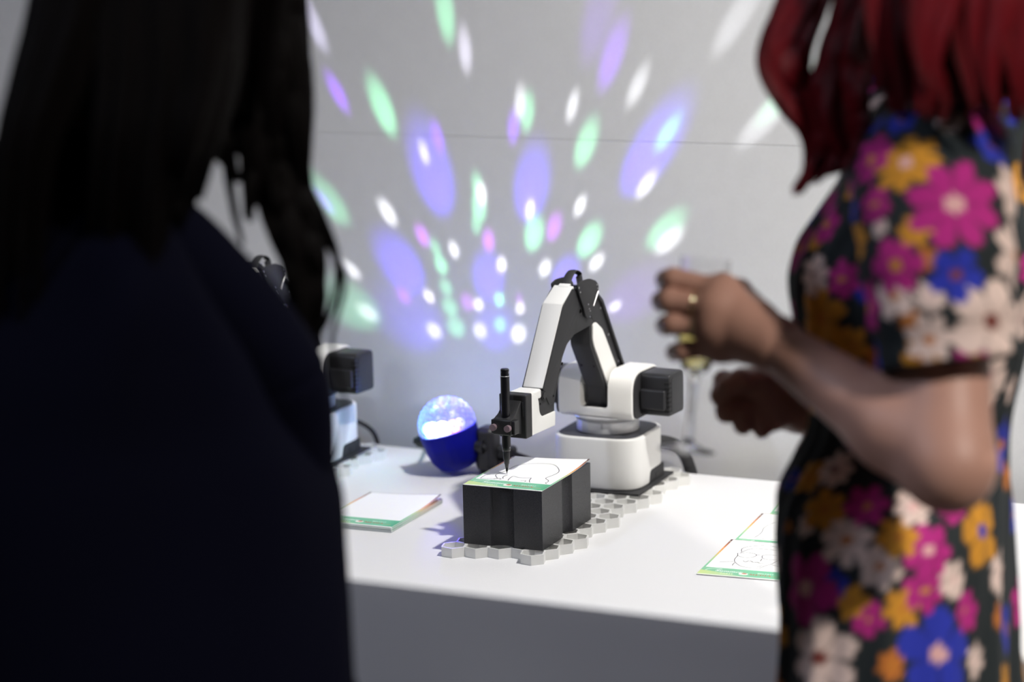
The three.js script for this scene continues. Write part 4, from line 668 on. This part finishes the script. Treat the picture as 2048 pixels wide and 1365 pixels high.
// ---- the person with long dark hair and dark clothes
{
  const F = V(0.46, 0, -0.888).normalize(), Sd = V(-F.z, 0, F.x).negate();          // Sd: her left
  const D = 1.95, cF = Math.abs(F.dot(RT)), cS = Math.abs(Sd.dot(RT)), K = FPX / D, right = Sd.clone().negate();
  const sil = [[250, 20, 300, 0.06], [320, -60, 345, 0.11], [400, -140, 345, 0.17], [470, -190, 385, 0.185], [560, -215, 430, 0.185], [680, -225, 495, 0.18], [800, -220, 560, 0.172], [900, -215, 628, 0.17], [1000, -215, 660, 0.172], [1100, -220, 668, 0.178], [1200, -226, 677, 0.186], [1365, -236, 690, 0.198]];
  const rings = sil.map(([v, l, r, b]) => { const e = (r - l) / 2 / K, a = Math.max(0.07, Math.sqrt(Math.max(0, e * e - (b * cS) ** 2)) / cF); return [at((l + r) / 2, v, D), Math.min(a, b * 1.3), b]; });
  // the ring must keep the outline: widen sideways where depth alone does not reach
  rings.forEach((r, i) => { const e = (sil[i][2] - sil[i][1]) / 2 / K, have = Math.hypot(r[1] * cF, r[2] * cS); r[1] *= e / have; r[2] *= e / have; });
  const last = rings[rings.length - 1]; for (const [dy, k] of [[0.12, 1.04], [0.28, 1.1], [0.42, 1.14]]) rings.push([last[0].clone().add(V(0, -dy, 0)), last[1] * k, last[2] * k]);
  const coat = loft(rings, F, Sd, 96, 130, (th, t, y) => 0.003 * Math.sin(th * 7 + t * 9) + (y < 0.9 ? 0.006 * Math.sin(th * 9) : 0));
  const sh = at(330, 545, 1.93), el = at(545, 845, 1.94), wr = at(560, 1250, 2.0);
  const sleeve = sweep([at(245, 485, 1.95), at(318, 520, 1.935), at(396, 588, 1.93), at(476, 668, 1.93), at(546, 762, 1.932), at(566, 840, 1.94), at(572, 1000, 1.96), at(572, 1230, 2.0)], (s) => 0.056 - 0.02 * s, { sides: 40, steps: 60 });
  const shL = rings[3][0].clone().addScaledVector(Sd, rings[3][2] - 0.025).add(V(0, -0.02, 0)), elL = shL.clone().add(V(0, -0.28, 0)).addScaledVector(F, 0.02).addScaledVector(Sd, 0.03), wrL = elL.clone().addScaledVector(F, 0.06).add(V(0, -0.22, 0));
  const sleeveL = sweep([shL.clone().addScaledVector(Sd, -0.07).add(V(0, 0.03, 0)), shL, shL.clone().lerp(elL, 0.5), elL, elL.clone().lerp(wrL, 0.92)], (s) => 0.058 - 0.014 * s, { sides: 30, steps: 40 });
  coat.deleteAttribute('uv'); sleeve.deleteAttribute('uv'); sleeveL.deleteAttribute('uv');
  const hand = (w, dir, out, up = V(0, 1, 0)) => { const f = [0.03, 0.011, -0.009, -0.027].map((s, i) => { const k = w.clone().addScaledVector(dir, 0.085 - Math.abs(i - 1) * 0.004).addScaledVector(up, s); return [k, k.clone().addScaledVector(dir, 0.038).addScaledVector(out, 0.008), k.clone().addScaledVector(dir, 0.055).addScaledVector(out, 0.026), k.clone().addScaledVector(dir, 0.056).addScaledVector(out, 0.046)]; }); return { wrist: w, fingers: f, thumb: [w.clone().addScaledVector(dir, 0.03).addScaledVector(up, 0.022), w.clone().addScaledVector(dir, 0.06).addScaledVector(up, 0.042).addScaledVector(out, 0.012), w.clone().addScaledVector(dir, 0.085).addScaledVector(up, 0.045).addScaledVector(out, 0.024), w.clone().addScaledVector(dir, 0.105).addScaledVector(up, 0.043).addScaledVector(out, 0.032)] }; };
  const hip = last[0].clone().setY(0.86), neck = rings[0][0].clone().addScaledVector(F, 0.02).add(V(0, 0.03, 0)), headC = neck.clone().add(V(0, 0.17, 0)).addScaledVector(F, 0.085);
  const { put } = figure({ F, S: Sd, hip, chest: rings[4][0].clone(), neck, headC, skinM: skinPale, label: 'person in navy-black clothes with long straight dark hair, back turned', arms: [{ shoulder: sh, elbow: el, wrist: wr }, { shoulder: shL, elbow: elL, wrist: wrL }], hands: [hand(wr, V(0, -1, 0), Sd.clone(), F.clone()), hand(wrL, V(0, -1, 0), right.clone(), F.clone())] });
  put('coat', merge([coat, sleeve, sleeveL]), phys({ color: lin(0.0018, 0.002, 0.0065), roughness: 0.95, specularIntensity: 0.08, side: THREE.DoubleSide }));
  const hair = [], crown = headC.clone().add(V(0, 0.1, 0)).addScaledVector(F, -0.02);
  const lock = (pts, r, flat = 0.6, tip = 0.5) => hair.push(sweep(pts, (s) => r * Math.min(1, 0.35 + s * 3) * (1 - 0.93 * Math.max(0, s - tip) / (1 - tip)) + 0.0006, { sides: 8, steps: 32, flat, flatDir: BACK.clone().addScaledVector(RT, rr(-0.5, 0.5)).normalize(), uvLen: 2 }));
  const from = (u, v, d, side) => [crown.clone().addScaledVector(right, rr(-0.05, 0.05)), headC.clone().addScaledVector(right, side * rr(0.06, 0.1)).addScaledVector(F, -rr(0.02, 0.1) + Math.max(0, side) * rr(0, 0.12)).add(V(0, rr(-0.02, 0.05), 0)), at(u, v, d)];
  for (let k = 0; k < 200; k++) {                                   // the curtain over the back
    const u = rr(90, 440), lean = (250 - u) * 0.25, d = rr(1.80, 1.92), end = u > 370 ? rr(330, 430) : rr(480, 720);
    lock([...from(u + 40, -160, d, u / 300 - 0.8), at(u + 10 + rr(-8, 8), 0, d), at(u - lean * 0.1 - (u < 200 ? 40 : 0), 160, d), at(u - (u < 200 ? 90 : 20), Math.min(300, end - 60), d), at(u - (u < 200 ? 110 : 40) + rr(-12, 12), end, d + 0.02)], rr(0.012, 0.02));
  }
  const front = (pts, r, d, n, j = 8) => { for (let k = 0; k < n; k++) lock([...from(pts[0][0], pts[0][1], d, 1), ...pts.slice(1).map(([u, v]) => at(u + rr(-j, j), v + rr(-j, j), d + rr(-0.02, 0.02)))], r * rr(0.75, 1.15)); };
  front([[360, -160], [372, 0], [376, 160], [372, 280], [364, 360], [350, 450]], 0.018, 1.88, 14, 26);
  front([[480, -160], [500, 0], [505, 140], [500, 270], [505, 360], [500, 430]], 0.016, 1.98, 8, 14);
  front([[440, -160], [450, 0], [450, 140], [440, 230], [450, 300], [470, 360]], 0.016, 1.98, 8, 14);
  front([[420, -160], [440, 60], [450, 220], [456, 330], [468, 420], [484, 490]], 0.006, 1.98, 4, 4);
  front([[540, -160], [548, 0], [556, 150], [556, 300], [572, 420], [592, 540], [612, 660], [630, 760]], 0.016, 2.0, 14, 12);
  front([[560, -160], [575, 0], [585, 150], [586, 300], [604, 420], [628, 510], [636, 600], [630, 690]], 0.013, 2.0, 12, 9);
  front([[530, -160], [530, 0], [530, 160], [528, 320], [548, 440], [590, 560], [620, 650]], 0.012, 2.0, 8, 8);
  front([[560, -160], [585, 60], [592, 200], [600, 330], [640, 430], [672, 510], [668, 600], [650, 660]], 0.004, 2.0, 4, 7);
  front([[560, -160], [580, 100], [590, 250], [610, 400], [650, 480], [690, 560], [664, 690], [688, 800], [682, 880], [664, 930]], 0.0026, 2.0, 2, 3);
  for (let k = 0; k < 60; k++) { const a = rr(1.2, 5.1), dir = F.clone().multiplyScalar(Math.cos(a)).addScaledVector(Sd, -Math.sin(a)); lock([crown.clone(), headC.clone().addScaledVector(dir, 0.1).add(V(0, 0.05, 0)), headC.clone().addScaledVector(dir, 0.115).add(V(0, -0.06, 0)), headC.clone().addScaledVector(dir, 0.105).add(V(0, -0.13, 0)), headC.clone().addScaledVector(dir, 0.1).add(V(0, -0.19, 0))], rr(0.014, 0.02), 0.7); }
  hair.push(scalp(headC, F));
  put('hair', merge(hair), lockMat(lin(0.0028, 0.002, 0.002), 0.5, 0.12));
}

scene.traverse((o) => { if (o.isMesh) { o.castShadow = true; o.receiveShadow = true; } });
renderer.render(scene, camera);
